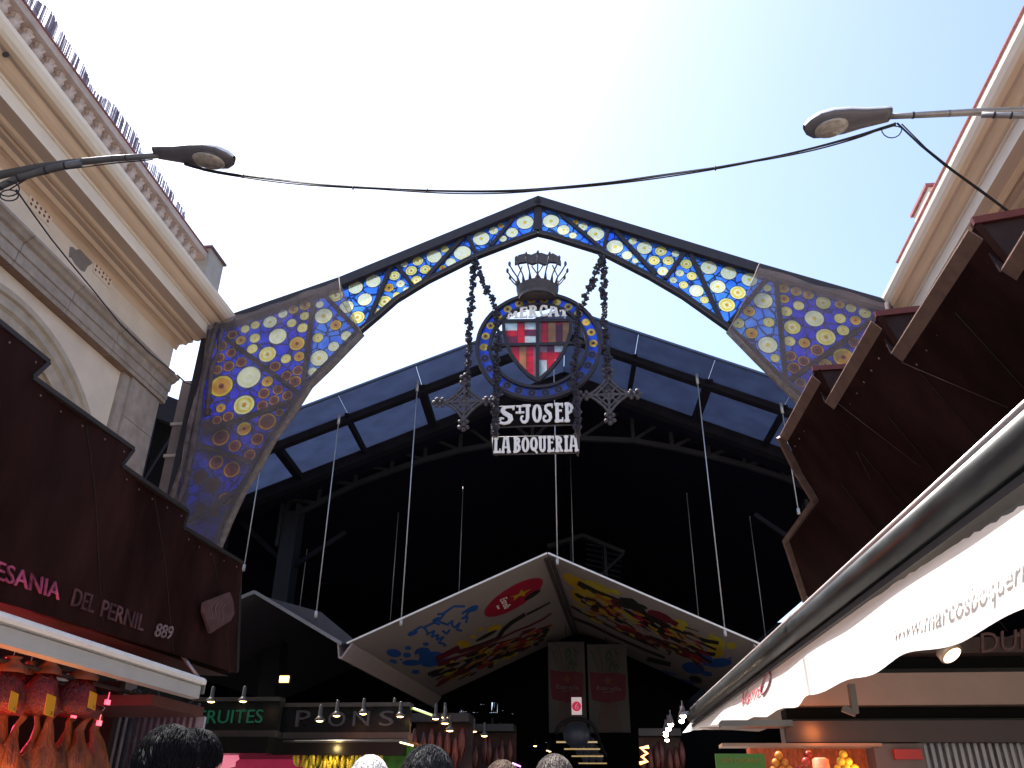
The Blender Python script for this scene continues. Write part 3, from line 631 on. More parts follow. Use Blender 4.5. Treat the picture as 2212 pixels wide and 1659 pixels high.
for q in ribbon([z7(372,392), z7(1400,380)], .05)+ribbon([z7(440,748), z7(1340,728)], .055)+ribbon([z7(890,345), z7(890,1275)], .055)+ribbon([z7(150,800), z7(440,740)], .06)+ribbon([z7(1340,720), z7(1650,720)], .05): fr.append((q, 0))
mosaic(mb, None, fr, em_m, -.035, .035); mb.build('shield_frame', iron, em)
mb = MB()
def lm(a, c, d): return em_m(a, c, d)
x0, yb = z7(440, 370); x1, _ = z7(1350, 340)
hf = lambda x: (RZ*.755*math.sqrt(max(.02, 1-(x/(RX*.76))**2))-yb)*.93
letters(mb, 'MERCAT', x0, yb+.01, .3, x1-x0, lm, -.05, -.03, hf); mb.build('lettering', signletter, em)
# crown
cr = MB(); cc = ep(1161, 625); cw = .33
for i, (r, z) in enumerate([(.36,-.10),(.355,.0),(.37,.03),(.365,.06),(.385,.09),(.375,.12),(.39,.15),(.37,.17)]): pass
cr.lathe([(r, z) for r, z in [(.33,-.24),(.325,-.14),(.345,-.12),(.335,-.10),(.36,-.07),(.35,-.04),(.37,-.02),(.35,.0),(.31,.0),(.30,-.24)]], G.at(ec[0]+cc[0], ec[1]+cc[1], -.1), 28)
cb_ = G.at(ec[0]+cc[0], ec[1]+cc[1]-.23, -.1); cr.add([cb_]+[cb_+Vector((.32*math.cos(q*PI/8), .32*math.sin(q*PI/8), 0)) for q in range(16)], [(0, q+1, (q+1) % 16+1) for q in range(16)]); co_ = cr.build('crown', iron_l, em)
mb = MB()
for i in range(16):
    q = 2*PI*i/16+.1; dx, dy = math.cos(q), math.sin(q); b0 = G.at(ec[0]+cc[0], ec[1]+cc[1], -.1); flare = .17
    pts = [b0+Vector((dx*.34, dy*.34, .0)), b0+Vector((dx*.36, dy*.36, .13)), b0+Vector((dx*(.38+flare*.5), dy*(.38+flare*.5), .27)), b0+Vector((dx*(.36+flare), dy*(.36+flare), .38))]
    mb.tube(pts, [.03, .012, .014, .012], 6); mb.blob(pts[-1]+Vector((0, 0, .02)), (.026, .026, .055), seg=7, rings=5)
mb.build('crown_point', iron_l, co_)
mb = MB(); capc = []
top = [ep(x, y) for x, y in [(1112,572),(1112,562),(1120,553),(1135,549),(1148,552),(1158,548),(1170,548),(1182,552),(1195,549),(1207,556),(1212,566),(1212,574),(1200,568),(1188,567),(1176,573),(1162,567),(1150,572),(1138,567),(1124,569)]]
mosaic(mb, None, [(top, 0)], em_m, -.03, .03)
for s in (-1, 1): mb.tube([em_m(cc[0]+.3*s, cc[1]+.0, 0), em_m(cc[0]+.36*s, cc[1]+.25, 0), em_m(cc[0]+.27*s, cc[1]+.5, 0)], .012, 6); mb.tube([em_m(cc[0]+.22*s, cc[1]+.02, .1), em_m(cc[0]-.1*s, cc[1]+.5, 0)], .012, 6)
mb.build('crown_cap', iron_l, co_)
# lettered boards
def board(pts, rows, label, name='name_board'):
    q = [gp(*p) for p in pts]; c = (sum(a for a, _ in q)/4, sum(b_ for _, b_ in q)/4)
    o = thing(name, label, 'sign', G.at(c[0], c[1], -.1), 'lettered boards under the emblem')
    mb = MB(); mosaic(mb, None, [(q, 0)], gm, -.09, -.07); mb.build('back_board', signback, o)
    mb = MB()
    for a, b_ in zip(q, q[1:]+q[:1]): mb.tube([G.at(*a, -.08), G.at(*b_, -.08)], .014, 6)
    mb.build('board_rim', iron_l, o); return o
o1 = board([(1074,878),(1248,873),(1247,916),(1077,922)], None, 'dark board with scrolled white slab letters of a saint name, just under the round emblem')
(a0, z0) = gp(1076, 918); (a1, z1) = gp(1240, 912); hh = gp(1158,875)[1]-gp(1158,916)[1]; tl = (z1-z0)/(a1-a0)
gl_ = lambda a, c, d: G.at(a, c+(a-a0)*tl, d)
mb = MB(); letters(mb, 'S', a0, z0, hh*.98, .30*(a1-a0)*.78, gl_, -.12, -.095); k = (a1-a0)
cel = [(q, 0) for p_, w in [([(a0+k*.245, z0+hh*.93), (a0+k*.33, z0+hh*.93)], .03), ([(a0+k*.288, z0+hh*.55), (a0+k*.288, z0+hh*.95)], .035), ([(a0+k*.235, z0+hh*.6), (a0+k*.345, z0+hh*.6)], .03)] for q in ribbon(p_, w)]
mosaic(mb, None, cel, gl_, -.12, -.095)
letters(mb, 'JOSEP', a0+k*.30, z0+.01, hh*.98, k*.70, gl_, -.12, -.095); mb.build('lettering', signletter, o1)
o2 = board([(1064,944),(1250,940),(1250,977),(1066,981)], None, 'lower dark board with two words in white slab letters, beneath the scrolled one')
(a0, z0) = gp(1066, 979); (a1, z1) = gp(1249, 975); hh = gp(1158,944)[1]-gp(1158,977)[1]; tl = (z1-z0)/(a1-a0); k = a1-a0
gl2 = lambda a, c, d: G.at(a, c+(a-a0)*tl, d)
mb = MB(); letters(mb, 'LA', a0, z0, hh, k*.2, gl2, -.12, -.095); letters(mb, 'BOQUERIA', a0+k*.235, z0, hh, k*.765, gl2, -.12, -.095); mb.build('lettering', signletter, o2)
for x, lab in ((1071, 'iron hanger with leaf rosettes on the left of the lettered boards'), (1247, 'iron hanger with leaf rosettes on the right of the lettered boards')):
    mb = MB(); mb.tube([G.at(*gp(x, 862), -.1), G.at(*gp(x+1, 985), -.1)], .018, 6)
    for y, r in ((865, .06), (892, .075), (925, .07), (940, .055)):
        for i in range(6):
            q = i*PI/3; a, c = gp(x, y); mb.blob(G.at(a+math.cos(q)*r*.7, c+math.sin(q)*r*.7, -.13), (r*.42, .02, r*.42), seg=6, rings=4, noise=.1)
    tag(mb.build('board_hanger', iron_l, loc=G.at(*gp(x, 862), -.1)), lab, 'hanger', 'hangers of the lettered boards')
# ================================================================== market hall behind
ZR, SLP = 12.60, .42
hall = thing('market_hall', 'dark steel market hall with a glazed gable eave behind the gate', 'market hall', H.at(0, 0))
def hm(u, y, z): return H.at(u, z, y)
def roofz(u): return ZR-SLP*abs(u)
UL, UR, YD = -10.5, 9.0, 46
g0, g1 = 0.0, 3.25
mb = MB()
for s, ue in ((-1, UL), (1, UR)):
    a = [hm(0, g1, ZR), hm(ue, g1, roofz(ue)), hm(ue, YD, roofz(ue)), hm(0, YD, ZR)]
    mb.add(a+[v+Vector((0, 0, .2)) for v in a], [(0,1,2,3),(7,6,5,4),(0,4,5,1),(1,5,6,2),(2,6,7,3)])
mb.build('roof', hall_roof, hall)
# glazed strips at the eave: front row and second row
mb0 = {}
for s in (-1, 1):
    us = [0, 1.75, 3.5, 5.25, 7.0, 8.75] if s > 0 else [0, 1.85, 3.6, 5.4, 7.1, 8.8]
    for a, c in zip(us, us[1:]):
        for r0, r1 in ((g0, 1.055), (1.06, g1-.02)):
            a_, c_ = s*(a+.006), s*(c-.006); vs = [hm(a_, r0, roofz(a_)), hm(c_, r0, roofz(c_)), hm(c_, r1, roofz(c_)), hm(a_, r1, roofz(a_))]
            MB().add(vs+[v+Vector((0, 0, .02)) for v in vs], [(0,1,2,3),(7,6,5,4),(0,1,5,4),(1,2,6,5),(2,3,7,6),(3,0,4,7)]).build('glazing_panel', glaze, hall)
        MB().beam(hm(s*c, g0+.95, roofz(c)-.1), hm(s*c, g1+.1, roofz(c)-.1), .1 if (us.index(c) % 2) else .2, .16).build('purlin', hallm, hall)
for s, ue in ((-1, UL), (1, UR)):
    MB().beam(hm(0, 1.06, ZR-.16), hm(ue, 1.06, roofz(ue)-.16), .16, .22, up=H.n).build('rafter', hallm, hall)
    MB().beam(hm(0, g0, ZR+.02), hm(ue, g0, roofz(ue)+.02), .05, .07, up=H.n).build('eave_trim', mat('eave_blue', (.05, .07, .13), .5), hall)
    MB().beam(hm(0, g1+.1, ZR-.14), hm(ue, g1+.1, roofz(ue)-.14), .3, .3, up=H.n).build('rafter', hallm, hall)
# arched lattice trusses
def hpx(x, y, d): h = hit(x, y, H.p0+H.n*d, H.n); return h
TD = 4.6
bc = [(619,1123),(688,1087),(767,1047),(846,1017),(918,993),(994,973),(1063,962),(1150,950),(1251,947),(1368,952),(1452,967),(1532,985),(1609,1005),(1693,1032),(1760,1062)]
tcx = [(600,1080),(691,1037),(770,1004),(849,975),(925,942),(1000,912),(1080,880),(1150,862),(1230,850),(1300,858),(1368,875),(1441,901),(1517,930),(1598,959),(1682,989),(1770,1020)]
tr = MB(); B = [hpx(x, y, TD) for x, y in bc]; T_ = [hpx(x, y, TD) for x, y in tcx]
lt = mat('truss_grey', (.015, .014, .019), .65, 0, var=.25, scale=4)
for a, c in zip(B, B[1:]): tr.beam(a, c, .14, .12, up=H.n)
for a, c in zip(T_, T_[1:]): tr.beam(a, c, .14, .12, up=H.n)
def near_top(b): return min(T_, key=lambda t: abs(t.x-b.x))
for i, b_ in enumerate(B):
    t = near_top(b_); tr.beam(b_, Vector((b_.x, b_.y, t.z)), .10, .08, up=H.n)
    if i+1 < len(B):
        t2 = near_top(B[i+1])
        if i < 7: tr.beam(B[i+1], Vector((b_.x, b_.y, near_top(b_).z)), .08, .08, up=H.n)
        else: tr.beam(b_, Vector((B[i+1].x, B[i+1].y, t2.z)), .08, .08, up=H.n)
tro = tr.build('truss', lt, hall)
for x, w in ((608, .55), (1790, .55)):
    h = hpx(x, 1280, TD); MB().box((h.x-w/2+.1, h.y-.2, 0), (h.x+w/2-.1, h.y+.2, 9.0)).box((h.x-w/2, h.y-.25, 8.0), (h.x-w/2+.09, h.y+.25, 9.2)).box((h.x+w/2-.09, h.y-.25, 0), (h.x+w/2, h.y+.25, 9.2)).build('column', lt, hall)
    MB().beam((h.x-1.6, h.y, 8.9), (h.x+.2, h.y, 7.4), .1, .12).beam((h.x+1.6, h.y, 8.4), (h.x-.2, h.y, 7.2), .1, .12).build('brace', hallm, hall)
mb = MB()
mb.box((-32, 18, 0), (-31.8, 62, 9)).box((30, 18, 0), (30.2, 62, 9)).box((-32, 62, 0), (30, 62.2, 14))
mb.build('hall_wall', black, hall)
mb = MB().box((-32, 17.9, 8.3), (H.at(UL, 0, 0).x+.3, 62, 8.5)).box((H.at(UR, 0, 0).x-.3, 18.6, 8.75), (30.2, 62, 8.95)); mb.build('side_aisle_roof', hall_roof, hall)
# the neighbouring roof seen between the left building and the gate
a, c, e_, f_ = P(300,850,y=15), P(352,868,y=15), P(400,890,y=15), P(440,905,y=15)
mb = MB().beam(a, f_, .35, .12, up=(0,1,0)); mb.beam(a-Vector((0,0,.25)), f_-Vector((0,0,.25)), .3, .3, up=(0,1,0))
for i in range(4):
    p = a.lerp(f_, i/3); mb.beam(p, p-Vector((0, 0, 3)), .08, .08); q = a.lerp(f_, min(1, (i+1)/3)); mb.beam(p-Vector((0,0,2)), q-Vector((0,0,.4)), .06, .06)
mb.beam(a-Vector((0,0,2.2)), f_-Vector((0,0,2.2)), .1, .1)
mb.build('side_truss', hallm, hall)
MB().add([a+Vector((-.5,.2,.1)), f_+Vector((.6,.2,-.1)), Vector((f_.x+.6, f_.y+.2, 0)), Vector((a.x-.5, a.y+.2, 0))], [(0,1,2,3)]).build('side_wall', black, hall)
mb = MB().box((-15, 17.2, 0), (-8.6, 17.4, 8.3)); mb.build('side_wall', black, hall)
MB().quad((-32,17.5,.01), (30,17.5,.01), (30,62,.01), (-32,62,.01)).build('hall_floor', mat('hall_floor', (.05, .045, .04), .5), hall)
# suspended canopies
CD = .75; CF = 9.6
def canopy_panel(corners_px_near, far_depth, root, name, mats, art, thick=.03):
    pass
can = thing('hanging_canopy', 'white gable canopy of two printed panels hung from thin rods inside the hall', 'canopy', hpx(1183,1197,CD))
rn, ln, rr_ = hpx(1183,1197,CD), hpx(750,1392,CD), hpx(1640,1393,CD)
depth = H.n*(CF-CD)
depth = Vector((0.02*(CF), CF-CD, 0))
art_m = [mat('canopy_print_white', (.25, .218, .205), .6, var=.04, scale=2), mat('print_red', (.30, .006, .03), .6), mat('print_yellow', (.42, .27, .01), .6), mat('print_blue', (.012, .08, .30), .6), mat('print_black', (.012, .014, .012), .6), mat('print_orange', (.34, .13, .01), .6), mat('print_maroon', (.12, .008, .02), .6), mat('print_paleyellow', (.38, .32, .03), .6)]
def panel_map(a, b):
    u = (b-a); n = u.cross(depth).normalized()
    if n.z > 0: n = -n
    def fm(s, t, d): return a+u*s+depth*t+n*(-d)
    def inv(px, py):
        h = hit(px, py, a, n); w = h-a; uu, ud, dd = u.dot(u), u.dot(depth), depth.dot(depth); wu, wd = w.dot(u), w.dot(depth); det = uu*dd-ud*ud
        return ((wu*dd-wd*ud)/det, (wd*uu-wu*ud)/det)
    return fm, inv
fmL, invL = panel_map(rn, ln); fmR, invR = panel_map(rn, rr_)
def elli(inv, x, y, rx, ry, rot=0, n=16): return [inv(*q) for q in circ(x, y, rx, n, ry, math.radians(rot))]
def strokes(inv, pts, w):
    out = []
    for q in ribbon(pts, w): out.append([inv(*p) for p in q])
    return out
zc_ = lambda x, y: (728+x*.2193, 1152+y*.2193)      # left panel detail view
def ZL(*a): return [zc_(*q) for q in a]
cl = []
def addL(poly, mi): cl.append(([invL(*p) for p in poly], mi))
def EL(x, y, rx, ry, rot, mi): X_, Y_ = zc_(x, y); addL(circ(X_, Y_, rx*.2193, 18, ry*.2193, math.radians(rot)), mi)
r2 = random.Random(3)
EL(1740,632,335,105,-31,1)
addL(ZL((1700,630),(1790,600),(1815,552),(1840,575),(1920,545),(1855,590),(1850,620),(1800,615),(1740,665),(1745,625)), 2)
EL(1925,608,95,22,-32,4)
for x, y, rx, ry, ro, mi in [(1330,745,70,28,-25,3),(985,850,50,22,-20,3),(745,985,55,22,-20,3),(875,1092,32,18,0,3),(700,1130,35,20,0,3),(690,1200,40,25,0,3),(840,1170,80,45,-10,3),(560,1180,75,40,10,3),(735,1275,95,30,0,3),(555,1262,42,20,15,3),(775,1365,42,22,0,3),(930,1240,130,75,-10,3),(1060,1270,90,35,-15,3),(795,1198,16,11,0,0),(630,1244,16,9,0,3),(1415,945,35,18,-10,2),(1550,935,75,32,-15,2),(1340,1018,30,20,0,2),(1250,1090,75,35,10,2),(1470,1010,120,18,-28,4)]: EL(x, y, rx, ry, ro, mi)
for path, w, mi in [([(1850,800),(1720,880),(1640,950),(1580,1040),(1400,1110),(1200,1170)],40,4),([(2100,680),(1990,740),(1870,800)],22,4),([(2110,790),(2020,850),(1900,910),(1770,960),(1600,1040),(1350,1130),(1100,1190)],20,6),([(2000,960),(1800,1040),(1500,1120),(1250,1210),(1000,1290)],45,6),([(2050,1000),(1850,1080),(1600,1150),(1400,1220),(1100,1320),(900,1390)],38,4),([(1200,1130),(1100,1180),(980,1240)],55,6),([(2120,900),(1990,960),(1820,1020)],26,5),([(1900,1100),(1700,1170),(1450,1260),(1150,1390),(1000,1450)],45,4),([(1750,1050),(1600,1110),(1420,1180)],24,5),([(1250,1300),(1080,1370),(930,1400)],40,4)]:
    for q in ribbon([zc_(*p) for p in path], w*.2193): cl.append(([invL(*p) for p in q], mi))
for i in range(150):
    t = r2.random(); x = 1000+t*1050+r2.uniform(-60, 60); y = 1400-t*420+r2.uniform(-80, 110)-0; EL(x, y, r2.uniform(20, 90), r2.uniform(6, 18), -24+r2.uniform(-12, 12), r2.choice([4, 4, 4, 2, 5, 6, 6, 0, 1, 7, 4]))
# blue handwriting strokes
for path in [[(1230,790),(1330,730),(1260,830),(1230,840),(1290,820),(1270,880)],[(1380,740),(1350,760),(1290,770)],[(990,800),(1060,790),(1020,840),(1000,870),(1090,900),(1140,860),(1130,900),(1160,930),(1210,880),(1180,950),(1230,960)],[(1050,790),(1150,720),(1260,720)],[(960,860),(1010,830)],[(760,960),(830,920),(870,940),(900,990),(880,1000),(960,960),(930,1020),(1000,1000),(980,1050),(1050,1020),(1000,1080),(1060,1090)],[(850,930),(960,880),(1010,900)],[(1050,1104),(1075,1106)],[(1040,960),(1080,990),(1110,950)]]:
    for q in ribbon([zc_(*p) for p in path], 22*.2193): cl.append(([invL(*p) for p in q], 3))
LS, RS = [(0.012, .02), (.99, .0), (.99, 1), (.012, 1)], [(0.012, .02), (.99, .0), (.99, 1), (.012, 1)]
mb = MB(); mosaic(mb, [(.012, 0), (.985, 0), (.985, 1), (.012, 1)], cl, fmL, 0); pl_ = mb.build('printed_panel', art_m, can, 'panel printed with a red oval, blue handwriting and blue splashes')
zd = lambda x, y: (1152+x*.2467, 1152+y*.2467)      # right panel detail view
cl = []
def ER(x, y, rx, ry, rot, mi): X_, Y_ = zd(x, y); cl.append(([invR(*p) for p in circ(X_, Y_, rx*.2467, 18, ry*.2467, math.radians(rot))], mi))
for a_ in [(320,380,60,25,20,7),(430,460,200,50,28,2),(560,480,130,45,28,7),(710,510,60,22,20,7),(430,560,110,60,25,2),(600,640,140,60,25,5),(1290,800,70,45,20,7),(1590,960,95,60,10,7),(1600,1040,70,45,10,2),(1735,985,45,30,0,7),(1560,885,22,12,0,7),(950,640,55,16,22,4),(1110,730,120,40,22,6),(1090,890,70,40,20,0),(1630,1135,110,40,-5,3),(1480,1100,90,60,10,3),(1400,1180,100,50,10,3),(1605,1105,15,9,0,3),(1725,1092,15,9,0,3),(600,975,230,42,22,6),(1520,1230,50,20,10,3),(1330,1300,80,18,15,3),(1420,1280,60,30,15,4)]: ER(*a_)
for path, w, mi in [([(395,435),(560,520),(760,600),(900,660),(1030,740),(1200,830)],42,4),([(760,590),(860,600),(950,680),(1000,780),(1100,860),(1170,880)],60,4),([(330,640),(480,720),(620,790),(800,880),(1000,970)],20,4),([(345,740),(500,800),(700,900),(950,1010),(1150,1090)],24,4),([(500,540),(620,600),(720,650)],18,5),([(420,590),(600,680),(800,780)],22,4),([(1020,690),(1150,740),(1260,800)],42,6),([(1240,840),(1400,900),(1500,940),(1620,960)],32,4),([(1330,900),(1420,940),(1600,1020)],20,4),([(1200,910),(1350,980),(1500,1050),(1590,1060)],32,4),([(640,760),(800,840),(1000,920),(1150,980)],34,6),([(1100,960),(1250,1000),(1400,1080),(1450,1140)],60,6),([(900,900),(1050,980),(1200,1050)],40,4),([(1330,820),(1450,860)],10,4),([(1430,1060),(1560,1130)],22,4),([(840,1130),(980,1190),(1150,1210),(1250,1240)],14,3),([(1000,1100),(1200,1150)],40,4)]:
    for q in ribbon([zd(*p) for p in path], w*.2467): cl.append(([invR(*p) for p in q], mi))
for i in range(170):
    t = r2.random(); x = 420+t*1080+r2.uniform(-60, 60); y = 590+t*480+r2.uniform(-130, 110); ER(x, y, r2.uniform(20, 80), r2.uniform(6, 16), 26+r2.uniform(-12, 12), r2.choice([4, 4, 4, 2, 5, 6, 6, 7, 1, 0, 4]))
mb = MB(); mosaic(mb, [(.012, 0), (.985, 0), (.985, 1), (.012, 1)], cl, fmR, 0); mb.build('printed_panel', art_m, can, 'panel printed with yellow, black and maroon splashes')
for fm in (fmL, fmR):
    mb = MB(); vs = [fm(s, t, d) for d in (.012, .05) for s, t in ((.0, 0), (1, 0), (1, 1), (.0, 1))]
    mb.add(vs, [(0,1,2,3),(7,6,5,4),(0,4,5,1),(1,5,6,2),(2,6,7,3),(3,7,4,0)]); mb.build('panel_back', greybox, can)
    mb = MB().beam(fm(.0, -.003, .02), fm(1, -.003, .02), .022, .035); mb.build('front_edge', white, can)
mb = MB().beam(rn+depth*.02-Vector((.06,0,.05)), rn+depth-Vector((.06,0,.05)), .08, .05).beam(rn+depth*.02+Vector((.07,0,-.06)), rn+depth+Vector((.07,0,-.06)), .07, .05); mb.build('ridge_rail', mat('ridge_dark', (.06, .045, .04), .6), can)
# logo words on the red oval: laid along the oval
def oval_text(word, p0, p1, h, name, dd):
    a = Vector((*invL(*zc_(*p0)), 0)); b_ = Vector((*invL(*zc_(*p1)), 0)); u = b_-a; up = Vector((*invL(*zc_(p0[0]+h[0], p0[1]+h[1])), 0))-a
    return text_cells(word, lambda x, y, d: fmL(a.x+u.x*x+up.x*y, a.y+u.y*x+up.y*y, d), dd, -.004)
oval_text('Estrella', (1600,650), (1650,745), (75,-28), 'w', -.006).build('lettering', signletter, can)
oval_text('Damm', (1565,712), (1585,745), (28,-10), 'w', -.006).build('lettering', signletter, can)
# gutters
def gutter(a, root, s, m):
    prof = [(-.22*s, .04), (-.16*s, -.28), (-.08*s, -.30), (.12*s, .0), (.10*s, .03), (-.1*s, -.25), (-.14*s, -.24), (-.19*s, .04)]
    mb = MB(); n = len(prof)
    for k in (0, 1):
        for x, z in prof: mb.v.append(a+depth*k+Vector((x, -.02, z)))
    for i in range(n): j = (i+1) % n; mb.f.append([i, j, n+j, n+i]); mb.m.append(0); mb.sm.append(False)
    mb.f.append(list(range(n))[::-1]); mb.m.append(0); mb.sm.append(False)
    return mb.build('gutter', m, root)
gut_m = mat('gutter_metal', (.30, .25, .235), .6, .1, var=.1)
gutter(ln, can, 1, gut_m); gutter(rr_, can, -1, gut_m)
# plain grey canopy beside it
gc = thing('hanging_canopy', 'plain grey gable canopy hung to the left of the printed one', 'canopy', hpx(550,1282,CD))
pk, lf, rg = hpx(550,1282,CD), hpx(400,1345,CD), hpx(738,1394,CD)
gm_ = mat('grey_canopy', (.06, .06, .07), .6, var=.1, scale=3)
lf = pk+(lf-pk)*2.0
for b_ in (lf, rg):
    dd = depth; vs = [pk, b_, b_+dd, pk+dd]; mb = MB().add(vs+[v+Vector((0, 0, .05)) for v in vs], [(0,1,2,3),(7,6,5,4),(0,4,5,1),(1,5,6,2),(2,6,7,3),(3,7,4,0)]); mb.build('side_panel', gm_, gc)
    MB().beam(pk+Vector((0,-.02,.03)), b_+Vector((0,-.02,.03)), .05, .07).build('front_edge', mat('grey_edge', (.2, .2, .21), .5), gc)
q_ = [hpx(x, y, CD+.25) for x, y in ((556,1284),(693,1322),(765,1382),(740,1392))]; MB().add(q_+[v+Vector((0,.04,0)) for v in q_], [(0,1,2,3),(7,6,5,4),(0,4,5,1),(1,5,6,2),(2,6,7,3),(3,7,4,0)]).build('upstand', gm_, gc)
# a further canopy whose ridge shows above the grey one
# suspension rods
def rod(a, b, label, r=.013, ferr=True):
    o = thing('suspension_rod', label, 'rod', b, 'rods carrying the hanging canopies')
    MB().tube([a, b], r, 6).build('wire', chrome, o)
    if ferr: MB().tube([a, a-Vector((0, 0, .28))], .035, 8).build('turnbuckle', chrome, o); MB().tube([b+Vector((0,0,.02)), b-Vector((0, 0, .12))], .035, 8).build('lower_clamp', chrome, o)
for (tx, ty), (bx, by), lab in (((740,903),(693,1322),'thin rod dropping to the valley between the grey and printed canopies, second from the left'), ((907,833),(873,1339),'thin rod holding the left slope of the printed canopy'), ((1196,700),(1206,1208),'thin rod at the ridge of the printed canopy, passing behind the lettered boards'), ((1503,818),(1562,1362),'thin rod holding the right slope of the printed canopy'), ((1683,880),(1724,1100),'thin rod farthest right, running down behind the saw-toothed canopy'), ((578,975),(519,1222),'thin rod farthest left, running down behind the left steel canopy')):
    a = hpx(tx, ty, 1.0); b_ = hpx(bx, by, CD); b_ = Vector((a.x, b_.y, b_.z)); a = Vector((a.x, b_.y, a.z)); rod(a, b_, lab)
for (tx, ty), (bx, by), lab in (((1002,1000),(982,1300),'dim far rod above the left part of the printed canopy'), ((863,1075),(845,1340),'dim far rod left of the printed canopy'), ((1232,985),(1238,1225),'dim far rod just right of the ridge rod'), ((1478,1010),(1492,1330),'dim far rod above the right slope of the printed canopy'), ((1612,1060),(1640,1390),'dim far rod beyond the right corner of the printed canopy'), ((668,1150),(640,1330),'dim far rod above the grey canopy')):
    a = hpx(tx, ty, 8.5); b_ = hpx(bx, by, 8.5); rod(a, Vector((a.x, a.y, b_.z)), lab, .014, False)
# small pitched kiosk roof high up at the back
kr = thing('kiosk_gable', 'dim slatted gable standing behind the ridge of the printed canopy', 'structure', hpx(1265,1250,12))
mb = MB(); a, b_, c_ = hpx(1258,1158,12), hpx(1183,1182,12), hpx(1348,1195,12); mb.beam(b_, a, .3, .14).beam(a, c_, .3, .14)
mb.build('roof_edge', lt, kr); mb = MB()
for i in range(12): mb.beam(hpx(1265, 1175+i*11, 12), hpx(1342, 1188+i*12, 12), .03, .06)
mb.build('slats', hallm, kr); mb = MB()
mb.beam(a-Vector((.4,0,.2)), a-Vector((.4,0,2)), .12, .12).beam(a+Vector((.8,0,-.3)), a+Vector((.8,0,-2)), .1, .1).beam(c_, a+Vector((.2,0,-1.8)), .08, .08); mb.build('frame', lt, kr)
# drain pipe and rail posts at the left end of the gate
dp = thing('drain_pipe', 'tall brown drain pipe in the gap between the left building and the netted gate', 'pipe', P(350,1075,y=12.4))
mb = MB(); a, b_ = P(413,828,y=12.4), P(353,1070,y=12.4); b_ = Vector((a.x, a.y, 0)); mb.beam(a, b_, .24, .2, up=(0,1,0)); mb.build('pipe_body', mat('pipe_brown', (.10, .08, .085), .6, var=.2), dp)
for z in (7.6, 7.0, 6.2, 5.5): MB().box((a.x-.15, a.y-.13, z), (a.x+.15, a.y+.13, z+.05)).build('pipe_clamp', galv, dp)
mb = MB().tube([P(382,809,y=11.75), P(400,826,y=11.9), P(428,835,y=12)], .015, 5); tag(mb.build('stay_wire', cable, loc=P(382,809,y=11.75)), 'short wire from the stone string course to the netted gate', 'wire')
# ================================================================== brown steel canopies
sc = thing('steel_canopy', 'dark brown folded steel canopy over the left stall, with stepped top edge and worn lettering', 'canopy', (-4.5, 6, 3))
XL = -4.5
def xlp(px, py): h = P(px, py, x=XL); return (h.y, h.z)
top = [(-.5, 5.25)]+[(2.6, 5.24), (2.35, 5.05), (4.0, 5.06), (3.85, 4.87)]+[xlp(*q) for q in [(102,782),(65,815),(285,970),(258,1005),(403,1106),(392,1139),(520,1216)]]
bot = [xlp(512,1452), xlp(380,1412), xlp(0,1300), (-.5, 2.86)]
mb = MB()
folds = [4.6, 5.3, 6.0, 6.7, 7.3, 8.0, 8.7, 9.3]
def fx(y, z):           # shallow pleats that fan down from each step
    t = (z-2.9)/1.6; return .022*math.sin((y-.35*t)*4.3)*min(1, max(0, t+.15))
cells = [([(y0_, 0), (y0_+.22, 0), (y0_+.22, 7), (y0_, 7)], 0) for y0_ in [i*.22-.5 for i in range(50)]]+[([(-1, z), (12, z), (12, z+.35), (-1, z+.35)], 0) for z in [2.5+.35*i for i in range(9)]]
mosaic(mb, top+bot, cells, lambda a, c, d: Vector((XL+d+(fx(a, c)), a, c)), 0, -.05)
mb.build('face_plate', steel_b, sc)
mb = MB()
for y_, zt_p in ((3.2, 5.0), (4.5, 4.85), (6.05, 4.65), (7.35, 4.45), (8.75, 4.28)):
    mb.tube([Vector((XL+.004+fx(y_+.12*k, zt_p-(zt_p-3.05)*k/8), y_+.12*k, zt_p-(zt_p-3.05)*k/8)) for k in range(9)], .005, 4)
mb.build('panel_joint', mat('joint_dark', (.008, .004, .004), .6), sc)
for a, c in zip(top[4:], top[5:]):
    if (Vector(c)-Vector(a)).length < .6: continue
    mb = MB()
    for k in range(5): t = (k+.5)/5; y_, z_ = a[0]+(c[0]-a[0])*t, a[1]+(c[1]-a[1])*t-.09; mb.blob((XL+.008+fx(y_, z_), y_, z_), (.006, .011, .011), seg=6, rings=4)
    mb.build('bolt_row', steel_rim, sc)
mb = MB()
for a, c in zip(top, top[1:]): mb.beam(Vector((XL-.03+fx(*a), *a)), Vector((XL-.03+fx(*c), *c)), .09, .04)
a, c = top[-1], bot[0]; mb.beam(Vector((XL-.02, *a)), Vector((XL-.02, *c)), .06, .06)
mb.build('top_rim', mat('dark_rim', (.03, .024, .024), .5, .3), sc)
mb = MB()
for k in range(4, len(top)-1, 2):        # return plates that run back from every step
    a, c = top[k], top[k+1]; vs = [Vector((XL-.06, *a)), Vector((XL-.06, *c)), Vector((XL-1.6, c[0], c[1]+.1)), Vector((XL-1.6, a[0], a[1]+.1))]; mb.add(vs, [(0,1,2,3)])
mb.build('return_plate', steel_b, sc)
mb = MB(); a = top[-1]; mb.add([Vector((XL-.05, *top[-1])), Vector((XL-.05, *bot[0])), Vector((-7.3, bot[0][0], bot[0][1])), Vector((-7.3, a[0], a[1]+.2))], [(0,1,2,3)])
mb.add([Vector((XL-.1, -.5, 2.95)), Vector((XL-.1, bot[0][0], 3.05)), Vector((-7.5, bot[0][0], 3.15)), Vector((-7.5, -.5, 3.15))], [(0,1,2,3)])
mb.build('stall_soffit', mat('soffit_brown', (.035, .014, .012), .8, var=.2), sc)
